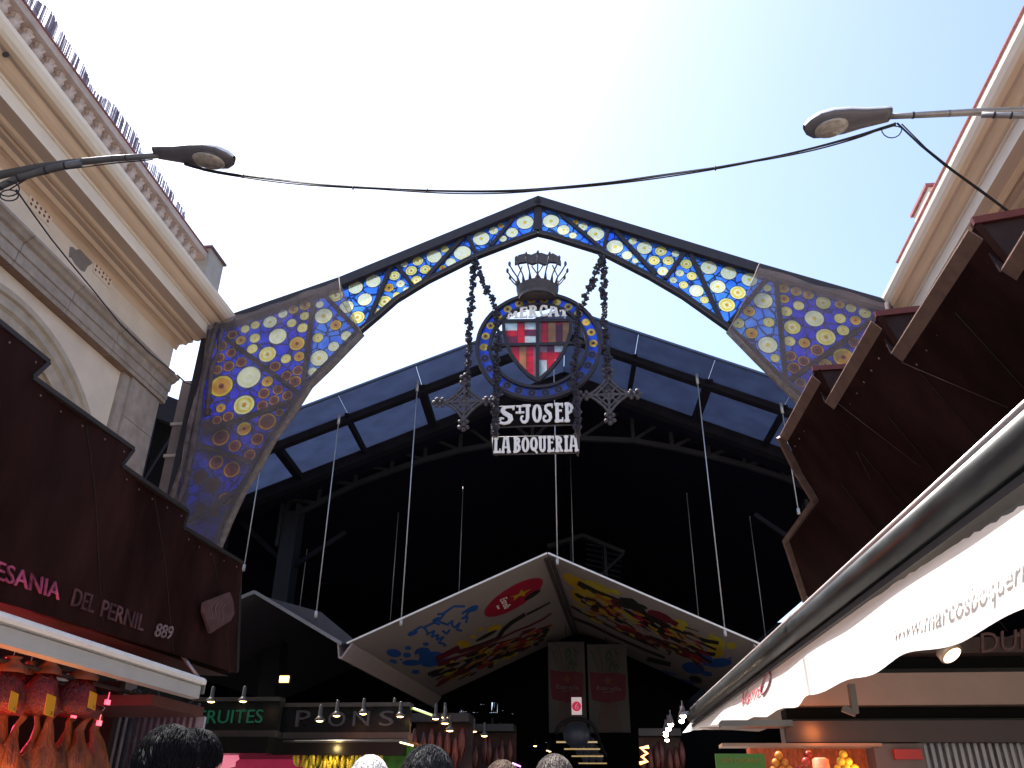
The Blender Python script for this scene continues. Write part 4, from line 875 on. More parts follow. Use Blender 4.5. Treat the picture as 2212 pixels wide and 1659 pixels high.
worn = mat('worn_letter', (.085, .04, .048), .45, .1, var=.9, scale=4); wornlit = mat('lit_letter', (.36, .07, .15), .3, .2, var=.95, scale=5)  # second letter copy is brighter: light on the first word put into its colour
def sign_text(word, p0, p1, hpx_, m):
    a = Vector(xlp(*p0)); b_ = Vector(xlp(*p1)); up = Vector(xlp(p0[0]+hpx_[0], p0[1]+hpx_[1]))-a; u = b_-a
    text_cells(word, lambda x, y, d: Vector((XL+.012+d+fx(a.x+u.x*x+up.x*y, a.y+u.y*x+up.y*y), a.x+u.x*x+up.x*y, a.y+u.y*x+up.y*y)), .0, .012, 0).build('lettering', m, sc)
sign_text('ARTESANIA', (-108,1217), (121,1296), (7,-44), wornlit); sign_text('DEL', (145,1307), (197,1324), (10,-40), worn); sign_text('PERNIL', (211,1330), (303,1363), (9,-38), worn); sign_text('889', (327,1374), (366,1381), (8,-30), mat('number_letter', (.22, .16, .17), .5, .2, var=.4, scale=9))
mb = MB(); q = [xlp(x/3, 1106+y/3) for x, y in [(1262,590),(1290,575),(1437,522),(1458,580),(1465,660),(1440,705),(1305,788),(1290,740),(1258,650)]]
mosaic(mb, None, [(q, 0)], lambda a, c, d: Vector((XL+.075+d, a, c)), 0, .03); mb.build('plaque', mat('plaque_metal', (.12, .065, .068), .4, .4, var=.3, scale=12, bump=.3), sc)
mb = MB(); c0 = Vector((sum(a for a, _ in q)/len(q), sum(b for _, b in q)/len(q)))
cel = [(r_, 0) for k_ in range(4) for r_ in ribbon([(c0.x-.17+.09*k_+.03*math.sin(t*1.1), c0.y-.12+.028*t+(k_*.012)) for t in range(8)], .014)]
mosaic(mb, None, cel, lambda a, c, d: Vector((XL+.107+d, a, c)), 0, .006); mb.build('plaque_engraving', mat('engraving', (.18, .11, .115), .4, .3), sc)
# right canopy: saw-toothed
XR = 2.4
rc_ = thing('steel_canopy', 'dark brown saw-toothed steel canopy over the right stall, with rims coloured as if sunlit', 'canopy', (XR, 8, 4))
TN = Vector((math.cos(math.radians(32)), 0, math.sin(math.radians(32)))); TP = Vector((2.3, 0, 4.6))   # the plates lean out over the passage
def xrp(px, py, x=XR): return hit(px, py, TP+TN*(x-XR), TN)
rims = [((2300,360),(2163,585)), ((2092,498),(1926,764)), ((1882,695),(1783,870)), ((1754,812),(1684,943))]
lean = .0
body = MB()
# one dark outline per tier, each tier a little farther out than the one before
bodypoly = [(2300,360),(2163,585),(2092,498),(1926,764),(1882,695),(1783,870),(1754,808),(1684,943),(1725,1024),(1760,1081),(1697,1168),(1740,1300),(1790,1420),(2300,1250)]
def flat(x): return lambda a, c, d: Vector((TP.x-(c-TP.z)*TN.z/TN.x, a, c))+TN*(x-XR+d+.006*math.sin(a*2.2+c*1.5))
def yz(px, py): h = xrp(px, py); return (h.y, h.z)
cells = [([(i*.3, 0), (i*.3+.3, 0), (i*.3+.3, 9), (i*.3, 9)], 0) for i in range(6, 44)]
cells += [([(0, z), (14, z), (14, z+.45), (0, z+.45)], 0) for z in [2.5+.45*i for i in range(10)]]
mosaic(body, [yz(*q) for q in bodypoly], cells, flat(XR+.05), 0, .05)
body.build('face_plate', steel_b, rc_)
mb = MB()
for i, ((ax, ay), (bx, by)) in enumerate(rims):
    a, b_ = xrp(ax, ay), xrp(bx, by)
    vs = [a, b_, b_+Vector((.065, 0, -.075)), a+Vector((.065, 0, -.075))]
    vs2 = [v+Vector((.0, .0, .012)) for v in vs]; mb.add(vs+vs2, [(0,1,2,3),(7,6,5,4),(0,4,5,1),(1,5,6,2),(2,6,7,3),(3,7,4,0)])
for pts in ([(1684,943),(1725,1024),(1760,1081)], [(1760,1081),(1697,1168)], [(1697,1168),(1740,1300)]):
    for q0, q1 in zip(pts, pts[1:]): mb.beam(xrp(*q0), xrp(*q1), .07, .05, up=(0,1,0))
mb.build('rim', steel_rim, rc_)
for (ax, ay), (bx, by) in rims:
    a, b_ = xrp(ax, ay, XR+.04), xrp(bx, by, XR+.04); mb = MB()
    for k in range(7): mb.blob(a.lerp(b_, (k+.5)/7)+Vector((.12, 0, -.16)), .012, seg=6, rings=4)
    mb.build('bolt_row', steel_rim, rc_)
mb = MB()
for y0_ in (4.9, 5.7, 6.5, 7.3, 8.1, 8.9): mb.tube([flat(XR+.044)(y0_+.05*k, 4.55-.26*k, 0) for k in range(7)], .004, 4)
mb.build('panel_joint', mat('joint_dark', (.008, .004, .004), .6), rc_)
capm = mat('cap_plate', (.035, .024, .026), .6, 0, var=.2, scale=6, bump=.2, spec=.03)
for i, (tl_, tr_, bt) in enumerate([((2098,483),(2260,455),(2163,585)), ((1889,682),(1985,671),(1926,764)), ((1754,799),(1828,794),(1783,870))]):
    yb = xrp(*bt).y; a, b_, c_ = P(*tl_, y=yb), P(*tr_, y=yb), P(*bt, y=yb)
    mb = MB(); dv = Vector((0, .02, 0)); mb.add([a, b_, c_, a+dv, b_+dv, c_+dv], [(0,1,2),(5,4,3),(0,3,4,1),(1,4,5,2),(2,5,3,0)]); mb.build('end_cap', capm, rc_)
    mb = MB().beam(a-dv, b_-dv, .03, .05); mb.build('cap_lip', mat('lip_red', (.12, .03, .03), .4, .3), rc_)
mb = MB(); e0 = xrp(1697,1168); mb.add([Vector((XR+.4, 3, 4.2)), Vector((XR+.4, 8.2, 4.4)), Vector((5.7, 8.2, 5.4)), Vector((5.7, 3, 4.6))], [(0,1,2,3)])
mb.add([Vector((XR+.9, 3, 2.95)), Vector((XR+.9, 9.4, 2.95)), Vector((5.7, 9.4, 3.0)), Vector((5.7, 3, 3.0))], [(0,1,2,3)]); mb.build('stall_soffit', mat('soffit_brown', (.1, .05, .04), .7), rc_)
seamm = mat('steel_seam', (.05, .026, .024), .45, .3)
mb = MB()
for q in ([(1948,783),(2178,881)], [(1805,868),(1990,1010)], [(1850,975),(1880,1035)]):
    pp = [xrp(*p, x=XR+.044) for p in q]; mb.tube(pp, .0035, 4)
mb.build('panel_seam', seamm, rc_)
# ================================================================== awnings
ab = thing('roller_awning', 'closed white roller awning box under the left steel canopy, above the hams', 'awning', (-4.3, 7, 2.8))
XA = -4.25
a0_, a1_ = P(0,1340,x=XA), P(442,1478,x=XA)
zA = (P(0,1323,x=XA).z+P(447,1459,x=XA).z)/2; zB = (P(0,1396,x=XA).z+P(437,1504,x=XA).z)/2; ya_ = a1_.y; hh = zA-zB
prof = [(XA-.05+.09*math.cos(math.radians(q)), zA-hh*.22+hh*.25*math.sin(math.radians(q))) for q in range(-40, 200, 20)]
pr = [(XA-.14, zA-hh*.25)]+[(XA-.05+.07*math.cos(math.radians(q)), zA-hh*.24+hh*.24*math.sin(math.radians(q))) for q in (150, 120, 90, 60, 30, 0, -30)]
mb = MB(); extrude_y(mb, pr+[(XA-.10, zA-hh*.42)], 1.5, ya_); mb.build('cassette', white, ab)
mb = MB(); extrude_y(mb, [(XA-.02, zA-hh*.44), (XA-.02, zB), (XA-.1, zB-.01), (XA-.14, zB+.02), (XA-.14, zA-hh*.44)], 1.5, ya_-.03); mb.build('front_bar', greybox, ab)
mb = MB().box((XA-.12, ya_+.002, zB+.05), (XA+.0, ya_+.03, zA-.02)); mb.build('end_plate', galv, ab)
mb = MB().tube([(XA-.1, ya_+.05, zA), (XA-.4, ya_+.05, zA+.3)], .02, 6); mb.build('end_bracket', galv, ab)
# right awning
aw = thing('roller_awning', 'open awning on the right with a dark roller tube and a sunlit white valance', 'awning', (1.1, 6, 2.6))
A0, A1 = P(2212,960,x=1.30), P(1497,1548,z=2.66)
dirA = (A1-A0).normalized(); A0x = A0-dirA*1.6
rT = .075
mb = MB(); mb.tube([A0x, A1], rT, 20)
tube_m = mat('awning_tube', (.022, .024, .026), .36, 0, var=.6, scale=14, stretch=(1, .2, 1), spec=.5)
mb.build('roller_tube', tube_m, aw)
side = dirA.cross(Vector((0,0,1))).normalized(); upv = side.cross(dirA)
mb = MB().tube([A0x+upv*(rT+.012)-side*.02, A1+upv*(rT+.012)-side*.02], .014, 8); mb.build('top_rail', mat('alu_rail', (.55, .5, .5), .35, .5), aw)
mb = MB().beam(A0x-upv*(rT+.03)+side*.01, A1-upv*(rT+.03)+side*.01, .07, .03); mb.build('lower_rail', mat('dark_rail', (.035, .035, .037), .5), aw)
mb = MB().beam(A1+Vector((-.14,.0,.03)), A1+Vector((.05,0,.06)), .04, .035).beam(A1+Vector((-.05,.05,-.02)), A1+Vector((.1,.05,.08)), .03, .03); mb.build('tip_bracket', galv, aw)
# valance mesh: top and hem lines in plate pixels, hung from the tube line
topv = [(2330,1012),(2212,1090),(2140,1132),(2070,1172),(2000,1218),(1930,1262),(1850,1318),(1770,1372),(1700,1422),(1640,1460),(1570,1503),(1500,1551)]
hemv = [(2330,1272),(2212,1319),(2140,1352),(2070,1382),(2000,1404),(1941,1427),(1853,1464),(1770,1494),(1720,1522),(1660,1545),(1560,1566),(1472,1584)]
def onawn(px, py, extra=0):       # vertical plane under the tube
    p0 = A0-side*0+Vector((0,0,-.1)); n_ = side.copy(); n_.z = 0; return hit(px, py, p0+n_*extra, n_.normalized())
mb = MB(); NR, NC = 8, 66; grid = []
def lerp2(pl, t):
    f = t*(len(pl)-1); i = min(int(f), len(pl)-2); f -= i; return (pl[i][0]+(pl[i+1][0]-pl[i][0])*f, pl[i][1]+(pl[i+1][1]-pl[i][1])*f)
for c in range(NC+1):
    t = c/NC; a, b_ = onawn(*lerp2(topv, t)), onawn(*lerp2(hemv, t)); L_ = (a.xy-A0.xy).length
    for r in range(NR+1):
        k = r/NR; p = a.lerp(b_, k); w = .014*math.sin(L_*4.1); p = p+side*(w*k)+Vector((0, 0, (.004*math.sin(L_*60) if r == 0 else 0)+.012*k*math.sin(L_*7))); mb.v.append(p)
for c in range(NC):
    for r in range(NR): i = c*(NR+1)+r; mb.f.append([i, i+1, i+NR+2, i+NR+1]); mb.m.append(0); mb.sm.append(True)
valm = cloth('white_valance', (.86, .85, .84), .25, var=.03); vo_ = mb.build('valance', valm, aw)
TOPZ = [onawn(*q) for q in topv]; HEMZ = [onawn(*q) for q in hemv]
def onfold(p):
    L_ = (p.xy-A0.xy).length; i = min(range(len(TOPZ)-1), key=lambda j: abs((TOPZ[j].xy-A0.xy).length-L_)+abs((TOPZ[j+1].xy-A0.xy).length-L_))
    def zz(T): a, b = (T[i].xy-A0.xy).length, (T[i+1].xy-A0.xy).length; return T[i].z+(T[i+1].z-T[i].z)*((L_-a)/(b-a) if abs(b-a) > 1e-5 else 0)
    k = max(0, min(1, (zz(TOPZ)-p.z)/max(.02, zz(TOPZ)-zz(HEMZ))))
    return p+side*((.014*math.sin(L_*4.1))*k-.005)
def val_text(word, p0, p1, up, m, shear=0, off=-.0):
    a, b_ = onawn(*p0, 0), onawn(*p1, 0); u_ = b_-a; v_ = onawn(p0[0]+up[0], p0[1]+up[1])-a
    # push clear of the cloth folds on the street side
    return text_cells(word, lambda x, y, d: onfold(a+u_*x+v_*y)-side*d, 0, .002).build('lettering', m, aw)
sgn = 1
val_text('www.marcosboqueria.com', (1935,1385), (2330,1195), (2,-42), mat('valance_letter_white', (.66, .66, .69), .6))
val_text('Varns', (1597,1528), (1645,1502), (9,-34), mat('valance_letter_red', (.55, .13, .16), .6))
mb = MB(); cx_, cy_ = 1657, 1476; ring = [onfold(onawn(cx_+7*math.cos(q*.5)+.3*22*math.sin(q*.5), cy_-24*math.sin(q*.5), 0)) for q in range(14)]; mb.tube(ring, .008, 6); mb.build('valance_emblem', mat('valance_emblem', (.25, .10, .12), .6), aw)
# awning fabric running back from the tube and the shaded rear valance
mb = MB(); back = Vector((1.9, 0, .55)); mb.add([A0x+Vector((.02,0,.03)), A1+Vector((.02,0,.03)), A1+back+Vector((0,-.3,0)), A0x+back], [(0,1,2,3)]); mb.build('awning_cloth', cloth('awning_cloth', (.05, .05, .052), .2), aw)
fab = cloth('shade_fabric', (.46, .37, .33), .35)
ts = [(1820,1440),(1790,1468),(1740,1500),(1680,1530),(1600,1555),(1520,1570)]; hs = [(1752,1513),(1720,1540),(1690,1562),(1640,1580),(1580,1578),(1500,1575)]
mb = MB()
for i, (q, h_) in enumerate(zip(ts, hs)):
    for k in range(4): x_, y_ = q[0]+(h_[0]-q[0])*k/3, q[1]+(h_[1]-q[1])*k/3; mb.v.append(P(x_, y_, y=8.6)+Vector((0, .05*math.sin(i*2+k), 0)))
for i in range(len(ts)-1):
    for k in range(3): j = i*4+k; mb.f.append([j, j+1, j+5, j+4]); mb.m.append(0); mb.sm.append(True)
tag(mb.build('side_curtain', fab, loc=P(1650,1560,y=8.6)), 'shaded beige fabric hanging behind the far end of the white valance', 'curtain')
# ================================================================== street lamps and cables
def lamp(side_, hx, hy, tipx, tipy, arm, label, Y):
    base = P(hx, hy, y=Y); tip = P(tipx, tipy, y=Y-.05)
    o = thing('street_lamp', label, 'street lamp', base, 'cobra-head street lamps'); ax = (tip-base); Ln = ax.length; ax.normalize()
    sd = ax.cross(Vector((0,0,1))).normalized(); upv_ = sd.cross(ax).normalized()
    tiltq = Matrix.Rotation(math.radians(0), 3, ax)
    st = [(0, .095, .06), (.06, .10, .065), (.3, .125, .08), (.5, .165, .095), (.7, .185, .095), (.85, .165, .085), (.95, .10, .06), (1, .03, .03)]
    for nm, m_, a0a, a1a, flat_ in (('lower_housing', lampgrey, -180, 0, .75), ('top_shell', lampwhite, 0, 180, 1.15)):
        mb = MB(); seg = 12
        for t, w, h in st:
            for k in range(seg+1):
                q = math.radians(a0a+(a1a-a0a)*k/seg); mb.v.append(base+ax*(Ln*t)+sd*(w*math.cos(q))+upv_*(h*math.sin(q)*flat_))
        for i in range(len(st)-1):
            for k in range(seg): j = i*(seg+1)+k; mb.f.append([j, j+1, j+seg+2, j+seg+1]); mb.m.append(0); mb.sm.append(True)
        c0 = len(mb.v); mb.v.append(base); 
        for k in range(seg): mb.f.append([c0, k+1, k]); mb.m.append(0); mb.sm.append(False)
        mb.build(nm, m_, o)
    mb = MB(); lc = base+ax*(Ln*.70)-upv_*.058; rot = Matrix((ax, sd, upv_)).transposed(); mb.blob(lc, (Ln*.2, .135, .045), seg=20, rings=10, rot=rot)
    lo_ = mb.build('lens', mat('lamp_lens', (.30, .28, .25), .12, spec=.7, var=.3, scale=22), o)
    mb = MB(); mb.tube([lc+rot @ Vector((Ln*.205*math.cos(q*PI/12), .14*math.sin(q*PI/12), .012)) for q in range(25)], .008, 5); mb.build('lens_rim', lampgrey, o)
    for k, (pts, r) in enumerate(arm):
        pp = [P(x, y, y=yy) for x, y, yy in pts]; mb = MB().tube(pp, r, 12); mb.build('arm', galv if side_ > 0 else mat('painted_arm', (.10, .10, .11), .5, .3, var=.2), o)
        mb = MB()
        for t in (.15, .35, .6, .8): 
            i = min(int(t*(len(pp)-1)), len(pp)-2); f = t*(len(pp)-1)-i; c_ = pp[i].lerp(pp[i+1], f); d_ = (pp[i+1]-pp[i]).normalized(); rr = r if not isinstance(r, list) else r[0]; mb.tube([c_-d_*.01, c_+d_*.01], rr+.006, 10)
        mb.build('cable_tie', cable, o)
    return o
YL = 6.5
lamp(-1, 338, 330, 506, 343, [([(345,336,YL),(250,342,YL),(150,352,YL),(80,362,YL),(0,378,YL),(-120,420,YL)], [.032,.038,.042,.045,.048,.05]), ([(175,352,YL-.1),(130,360,YL-.12),(90,370,YL-.12),(40,385,YL-.12),(0,403,YL-.12),(-120,480,YL-.1)], .04)], 'grey cobra-head street lamp on a dark twin arm from the left', YL)
lamp(1, 1921, 248, 1737, 276, [([(1915,252,YL),(2010,247,YL),(2110,242,YL),(2212,240,YL),(2330,246,YL)], [.03,.034,.038,.042,.045]), ([(2120,248,YL-.05),(2212,250,YL-.1),(2330,262,YL-.1)], .03)], 'grey cobra-head street lamp with a white sunlit top, on an arm from the right', YL)
oc = thing('overhead_cable', 'bundle of black cables sagging between the two street lamps', 'cable', P(1106,412,y=YL))
cp = [(398,350),(440,364),(520,378),(620,392),(720,401),(850,408),(980,412),(1100,411),(1220,403),(1340,391),(1450,377),(1560,360),(1660,341),(1760,318),(1850,293),(1900,277),(1935,266)]
for k, (dx, dy) in enumerate(((0, 0), (0, 3), (0, 6), (0, -2))):
    pts = [P(x+dx, y+dy*math.sin(i*.9+k)*(.7)+ (k*1.0), y=YL+.02*k) for i, (x, y) in enumerate(cp)]
    # resample smoothly
    fine = []
    for i in range(len(pts)-1):
        p0_, p1_, p2_, p3_ = pts[max(0, i-1)], pts[i], pts[i+1], pts[min(len(pts)-1, i+2)]
        for j in range(4):
            t = j/4; fine.append(.5*((2*p1_)+(-p0_+p2_)*t+(2*p0_-5*p1_+4*p2_-p3_)*t*t+(-p0_+3*p1_-3*p2_+p3_)*t**3))
    fine.append(pts[-1]); MB().tube(fine, .0075, 6).build('cable_strand', cable, oc)
mb = MB()
for x, y in ((525,380),(763,405),(922,411),(1545,363)): c_ = P(x, y, y=YL); mb.tube([c_+Vector((0,0,.025)), c_-Vector((0,0,.03))], .008, 5)
mb.build('cable_clip', cable, oc)
def wire(pts, r, label, Ys):
    pp = [P(x, y, y=yy) for (x, y), yy in zip(pts, Ys)]; tag(MB().tube(pp, r, 6).build('wall_cable', cable, loc=pp[0]), label, 'cable', 'cables running from lamps to walls')
wire([(1938,266),(1990,315),(2040,356),(2100,400),(2160,444),(2230,500)], .010, 'paired black cable slanting from the right lamp to the right building', [6.5,6.5,6.6,6.7,6.8,6.9])
wire([(1948,268),(2000,320),(2060,368),(2120,411),(2180,456),(2240,500)], .007, 'thin second cable slanting beside the first toward the right building', [6.5,6.5,6.6,6.7,6.8,6.9])
wire([(35,410),(70,460),(110,515),(150,565),(200,625),(260,700),(320,760),(378,806)], .010, 'black cable slanting across the left facade to the string course end', [6.5,6.9,7.3,7.8,8.5,9.6,10.7,11.6])
lp = MB(); c0 = (1926,278); lp.tube([P(c0[0]+22*math.cos(q*PI/8), c0[1]+20*math.sin(q*PI/8)*(1 if math.sin(q*PI/8) > 0 else .3), y=YL) for q in range(17)], .006, 5)
tag(lp.build('cable_loop', cable, loc=P(*c0, y=YL)), 'small loop of slack cable under the base of the right lamp', 'cable', 'slack cable loops')
lp = MB()
for rx, ry, cx_, cy_ in ((20, 12, 20, 422), (24, 16, 18, 408)): lp.tube([P(cx_+rx*math.cos(q*PI/8), cy_+ry*math.sin(q*PI/8), y=YL-.15) for q in range(17)], .008, 5)
tag(lp.build('cable_loop', cable, loc=P(20,415,y=YL-.15)), 'coil of slack cable tied to the left lamp arms', 'cable', 'slack cable loops')
# under-arm cables on both lamps
tag(MB().tube([P(330,345,y=YL), P(250,352,y=YL), P(170,362,y=YL-.1), P(140,365,y=YL-.1), P(60,385,y=YL-.1), P(20,410,y=YL-.1)], .008, 5).build('arm_cable', cable, loc=P(250,352,y=YL)), 'thin cable following the underside of the left lamp arm', 'cable')
# ================================================================== stalls
exec_stalls = True
pinkm = lit('pink_light', (1, .05, .18), 1.0)
warm = lit('warm_bulb', (1, .55, .18), 6)
def plight(loc, col, e, r=.08, name='stall_light'):
    l = bpy.data.lights.new(name, 'POINT'); l.energy = e; l.color = col; l.shadow_soft_size = r
    o = bpy.data.objects.new(name, l); COL.objects.link(o); o.location = loc; return o
# left ham stall
hs_ = thing('ham_stall', 'left meat stall frame with a dark back wall and a rail for hams', 'stall', (-5.2, 6, 0))
MB().box((-7.3, 2.5, 0), (-7.2, 8.9, 3.0)).build('back_wall', mat('stall_red_wall', (.05, .01, .008), .6, var=.4, scale=3), hs_)
MB().tube([(-4.85, 3, 2.66), (-4.85, 8.9, 2.66)], .02, 8).tube([(-5.35, 3, 2.7), (-5.35, 8.9, 2.7)], .02, 8).build('hanging_rail', stainless, hs_)
MB().box((-5.6, 8.1, 2.52), (-4.5, 9.2, 2.62)).build('lintel', mat('lintel_red', (.08, .025, .022), .5, var=.2), hs_)
MB().box((-5.4, 3, 0), (-4.5, 8.9, 1.1)).build('counter', mat('counter', (.15, .05, .04), .5), hs_)
bagm = mat('shiny_cured_meat', (.16, .012, .010), .22, var=.95, scale=9, bump=1.0, spec=.7, stretch=(1, 1, .45))
fatm = mat('ham_fat', (.20, .055, .018), .35, var=.9, scale=8, bump=.8, stain=.7, spec=.5, stretch=(1, 1, .3))
paperm = mat('wrap_paper', (.20, .06, .02), .5, var=.25, scale=9)
tagm = mat('yellow_tag', (.55, .26, .01), .5, var=.1, emit=(1, .5, .02), est=0)
def ham(px, py, w, h, label, big, X_=-4.85, tagpos=None):
    c_ = P(px, py, x=X_); o = thing('cured_ham', label, 'ham', c_, 'hams hanging in the left stall')
    mb = MB(); H_ = h
    if big:
        prof = [(0, 0), (w*.35, .02*H_), (w*.5, .14*H_), (w*.52, .3*H_), (w*.38, .5*H_), (w*.2, .68*H_), (w*.12, .82*H_), (w*.09, .93*H_), (w*.12, H_), (0, H_)]
        mb.lathe([(r, z-H_) for r, z in prof], c_, 18)
        for v in mb.v: v.x = c_.x+(v.x-c_.x)*.7; v.y += .05*math.sin((v.z-c_.z)*6+px); n_ = noise.noise(v*9); v.y += n_*.05; v.x += n_*.03
        mb.build('ham_body', fatm, o)
    else:
        prof = [(0, 0), (w*.4, .0), (w*.55, .12*H_), (w*.5, .3*H_), (w*.36, .55*H_), (w*.2, .75*H_), (w*.06, .9*H_), (w*.1, .97*H_), (w*.16, H_)]
        mb.lathe([(r, z-H_) for r, z in prof], c_, 16)
        for v in mb.v: q = math.atan2(v.y-c_.y, v.x-c_.x); f_ = 1+.08*math.sin(q*7+v.z*9)+.35*noise.noise(v*8); v.x = c_.x+(v.x-c_.x)*f_*.75; v.y = c_.y+(v.y-c_.y)*f_
        mb.build('plastic_wrapped_meat', bagm, o)
        mb = MB(); mb.lathe([(w*.16, -.0), (w*.10, -.06*H_), (w*(.22+.006*(px % 17)), -.20*H_), (w*.28, -.3*H_)], c_+Vector((.012, 0, .01)), 12); mb.build('paper_collar', paperm, o)
    if big:
        mb = MB()
        for zz in (.12, .25, .45): mb.tube([c_+Vector((.75*w*(.5-zz*.35)*math.cos(q*PI/6), w*(.5-zz*.35)*math.sin(q*PI/6), -h*(1-zz)+.03*math.sin(q)+.02)) for q in range(13)], .004, 4)
        mb.build('string', paperm, o)
    MB().tube([c_+Vector((0,0,-.02)), c_+Vector((0,0,.05)), c_+Vector((.02,0,.08)), c_+Vector((-.01,0,.1))], .005, 5).build('hook', chrome, o)
    if tagpos:
        t0 = P(tagpos[0], tagpos[1], x=X_+.36); dz = P(tagpos[0], tagpos[3], x=X_+.36).z; dy = P(tagpos[2], tagpos[1], x=X_+.36).y
        q = [Vector((t0.x, t0.y, t0.z)), Vector((t0.x, dy, t0.z-.012)), Vector((t0.x+.02, dy-.01, dz-.012)), Vector((t0.x+.02, t0.y-.01, dz))]
        MB().add(q+[v+Vector((-.004,0,0)) for v in q], [(0,1,2,3),(7,6,5,4),(0,4,5,1),(1,5,6,2),(2,6,7,3),(3,7,4,0)]).build('price_tag', tagm, o)
        u_ = q[1]-q[0]; v_ = q[3]-q[0]
        text_cells('2', lambda x, y, d: q[0]+u_*(.55-.3*x*0+.25*x)+v_*(.92-.16*y)+Vector((.006+d,0,0)), 0, .002).build('price_mark', cable, o)
ham(28, 1422, .42, .42, 'plastic-wrapped cured meat with a paper collar, nearest in the left stall', False, tagpos=(25,1492,43,1535))
ham(108, 1426, .40, .44, 'plastic-wrapped cured meat with a large yellow price tag, middle of the front row', False, tagpos=(103,1498,124,1545))
ham(182, 1442, .46, .42, 'broad plastic-wrapped cured meat with a tilted tag, last in the front row', False, tagpos=(195,1492,212,1530))
ham(66, 1432, .30, .40, 'dark wrapped cured meat squeezed between the two tagged ones', False, X_=-5.05)
for i, (x, y, w_, h_) in enumerate([(-15,1525,.34,.62),(18,1535,.34,.62),(50,1538,.34,.64),(85,1540,.34,.66),(118,1544,.36,.66),(152,1548,.34,.66),(188,1550,.38,.66),(218,1548,.42,.70)]):
    ham(x, y, w_, h_, ['long golden ham at the left edge of the photo', 'long golden ham below the nearest wrapped meat', 'long golden ham, third in the lower row', 'long golden ham under the yellow-tagged meat', 'long dark ham, fifth in the lower row', 'long dark ham, sixth in the lower row', 'long ham under the tilted tag, seventh in the lower row', 'fat reddish ham at the far end of the lower row'][i], True, X_=-4.9-.08*(i % 2))
red1 = plight((-4.55, 4.9, 1.7), (1, .20, .03), 17); plight((-5.5, 5.5, 2.3), (1, .10, .05), 14); plight((-4.45, 6.2, 1.8), (1, .30, .04), 11); plight((-5.6, 7.2, 2.3), (1, .05, .12), 8)
for i, (x, y, lab) in enumerate(((232,1517,'red clip lamp glowing at the end of the ham rail'), (160,1545,'small red glowing label below the middle wrapped meat'), (214,1562,'small red glowing label above the far ham'))):
    c_ = P(x, y, x=-4.80); w_ = .03 if i else .035; mb = MB().box((c_.x-.01, c_.y-w_, c_.z-.022), (c_.x+.01, c_.y+w_, c_.z+.022)); mb.tube([c_+Vector((0, 0, .02)), c_+Vector((0, 0, .09))], .004, 5)
    tag(mb.build('red_lamp', lit('red_glow', (1, .02, .08), 1.0), loc=c_), lab, 'lamp', 'small red lights in the ham stall')
# shutter gate with bars beside the ham stall
MB().box((-7.3, 9.5, 0), (P(240,1600,y=9.55).x, 9.6, 2.95)).build('side_wall', mat('stall_dark', (.02, .008, .007), .7), hs_)
gt = thing('bar_gate', 'blue-grey barred gate between the ham stall and the fruit stall', 'gate', P(320,1600,y=9.9))
barm = mat('gate_bar', (.05, .055, .08), .5, .3)
x0_, x1_ = P(243,1600,y=9.9).x, P(412,1600,y=9.9).x
for i in range(13): x_ = x0_+(x1_-x0_)*i/12; MB().beam((x_, 9.9, 0), (x_, 9.9, 2.62), .03, .03).build('bar', barm, gt)
MB().box((x0_-.03, 9.87, P(300,1525,y=9.9).z-.05), (x1_+.03, 9.93, P(300,1525,y=9.9).z+.03)).box((x0_-.03, 9.87, 2.60), (x1_+.03, 9.93, 2.66)).build('cross_rail', barm, gt)
mb = MB()
for x_ in (292, 330): c_ = P(x_, 1503, y=9.95); mb.tube([c_+Vector((.07*math.cos(q*PI/8), 0, .07*math.sin(q*PI/8))) for q in range(17)], .012, 5)
mb.build('ring_ornament', barm, gt)
MB().box((x0_, 10.15, 0), (x1_, 10.2, 2.62)).build('light_panel', mat('poster_grey', (.34, .35, .40), .6, var=.35, scale=7), gt)
# fruit stalls across the passage end
def stall(name, label, pts, Y, letters_, lm_, glow):
    a, b_ = P(*pts[0], y=Y), P(*pts[1], y=Y); o = thing(name, label, 'stall', Vector(((a.x+b_.x)/2, Y+1, 0)))
    MB().box((a.x, Y, b_.z), (b_.x, Y+.12, a.z)).build('sign_board', mat('stall_sign', (.008, .009, .0085), .3, spec=.3), o)
    MB().box((a.x, Y-.06, a.z), (b_.x, Y+.2, a.z+.06)).box((a.x-.04, Y-.06, b_.z-.02), (a.x, Y+.16, a.z)).box((a.x, Y-.06, b_.z-.10), (b_.x, Y+.2, b_.z-.002)).build('sign_frame', stainless, o)
    MB().box((a.x, Y-.3, b_.z-.34), (b_.x, Y+1.2, b_.z-.11)).build('hood', mat('hood_metal', (.012, .011, .010), .35, .5), o)
    MB().box((a.x, Y, 0), (b_.x, Y+1, 1.15)).build('counter', mat('counter_metal', (.1, .1, .1), .4, .4), o)
    MB().box((a.x, Y+1.3, 0), (b_.x, Y+1.35, b_.z-.3)).build('back_wall', glow, o)
    for w_, p0, p1, hgt in letters_:
        p, q = P(*p0, y=Y-.02), P(*p1, y=Y-.02); top_ = P(p0[0], p0[1]-hgt, y=Y-.02).z-p.z
        text_cells(w_, lambda x, y, d: Vector((p.x+(q.x-p.x)*x, Y-.012-d, p.z+(q.z-p.z)*x+top_*y)), 0, .02).build('lettering', lm_, o)
    return o
YF = 13.2
greenl = mat('green_letter', (.01, .06, .035), .5, emit=(.0, .4, .2), est=.03)
fs = stall('fruit_stall', 'fruit stall with dim green letters on its dark sign and a pink lit front', [(418,1516),(598,1578)], YF, [('FRUITES', (424,1563), (566,1561), 30)], greenl, mat('pink_wall', (.2, .012, .05), .6, emit=(1, .04, .16), est=.06, var=.6, scale=3))
c_ = P(432,1555,y=YF-.05)
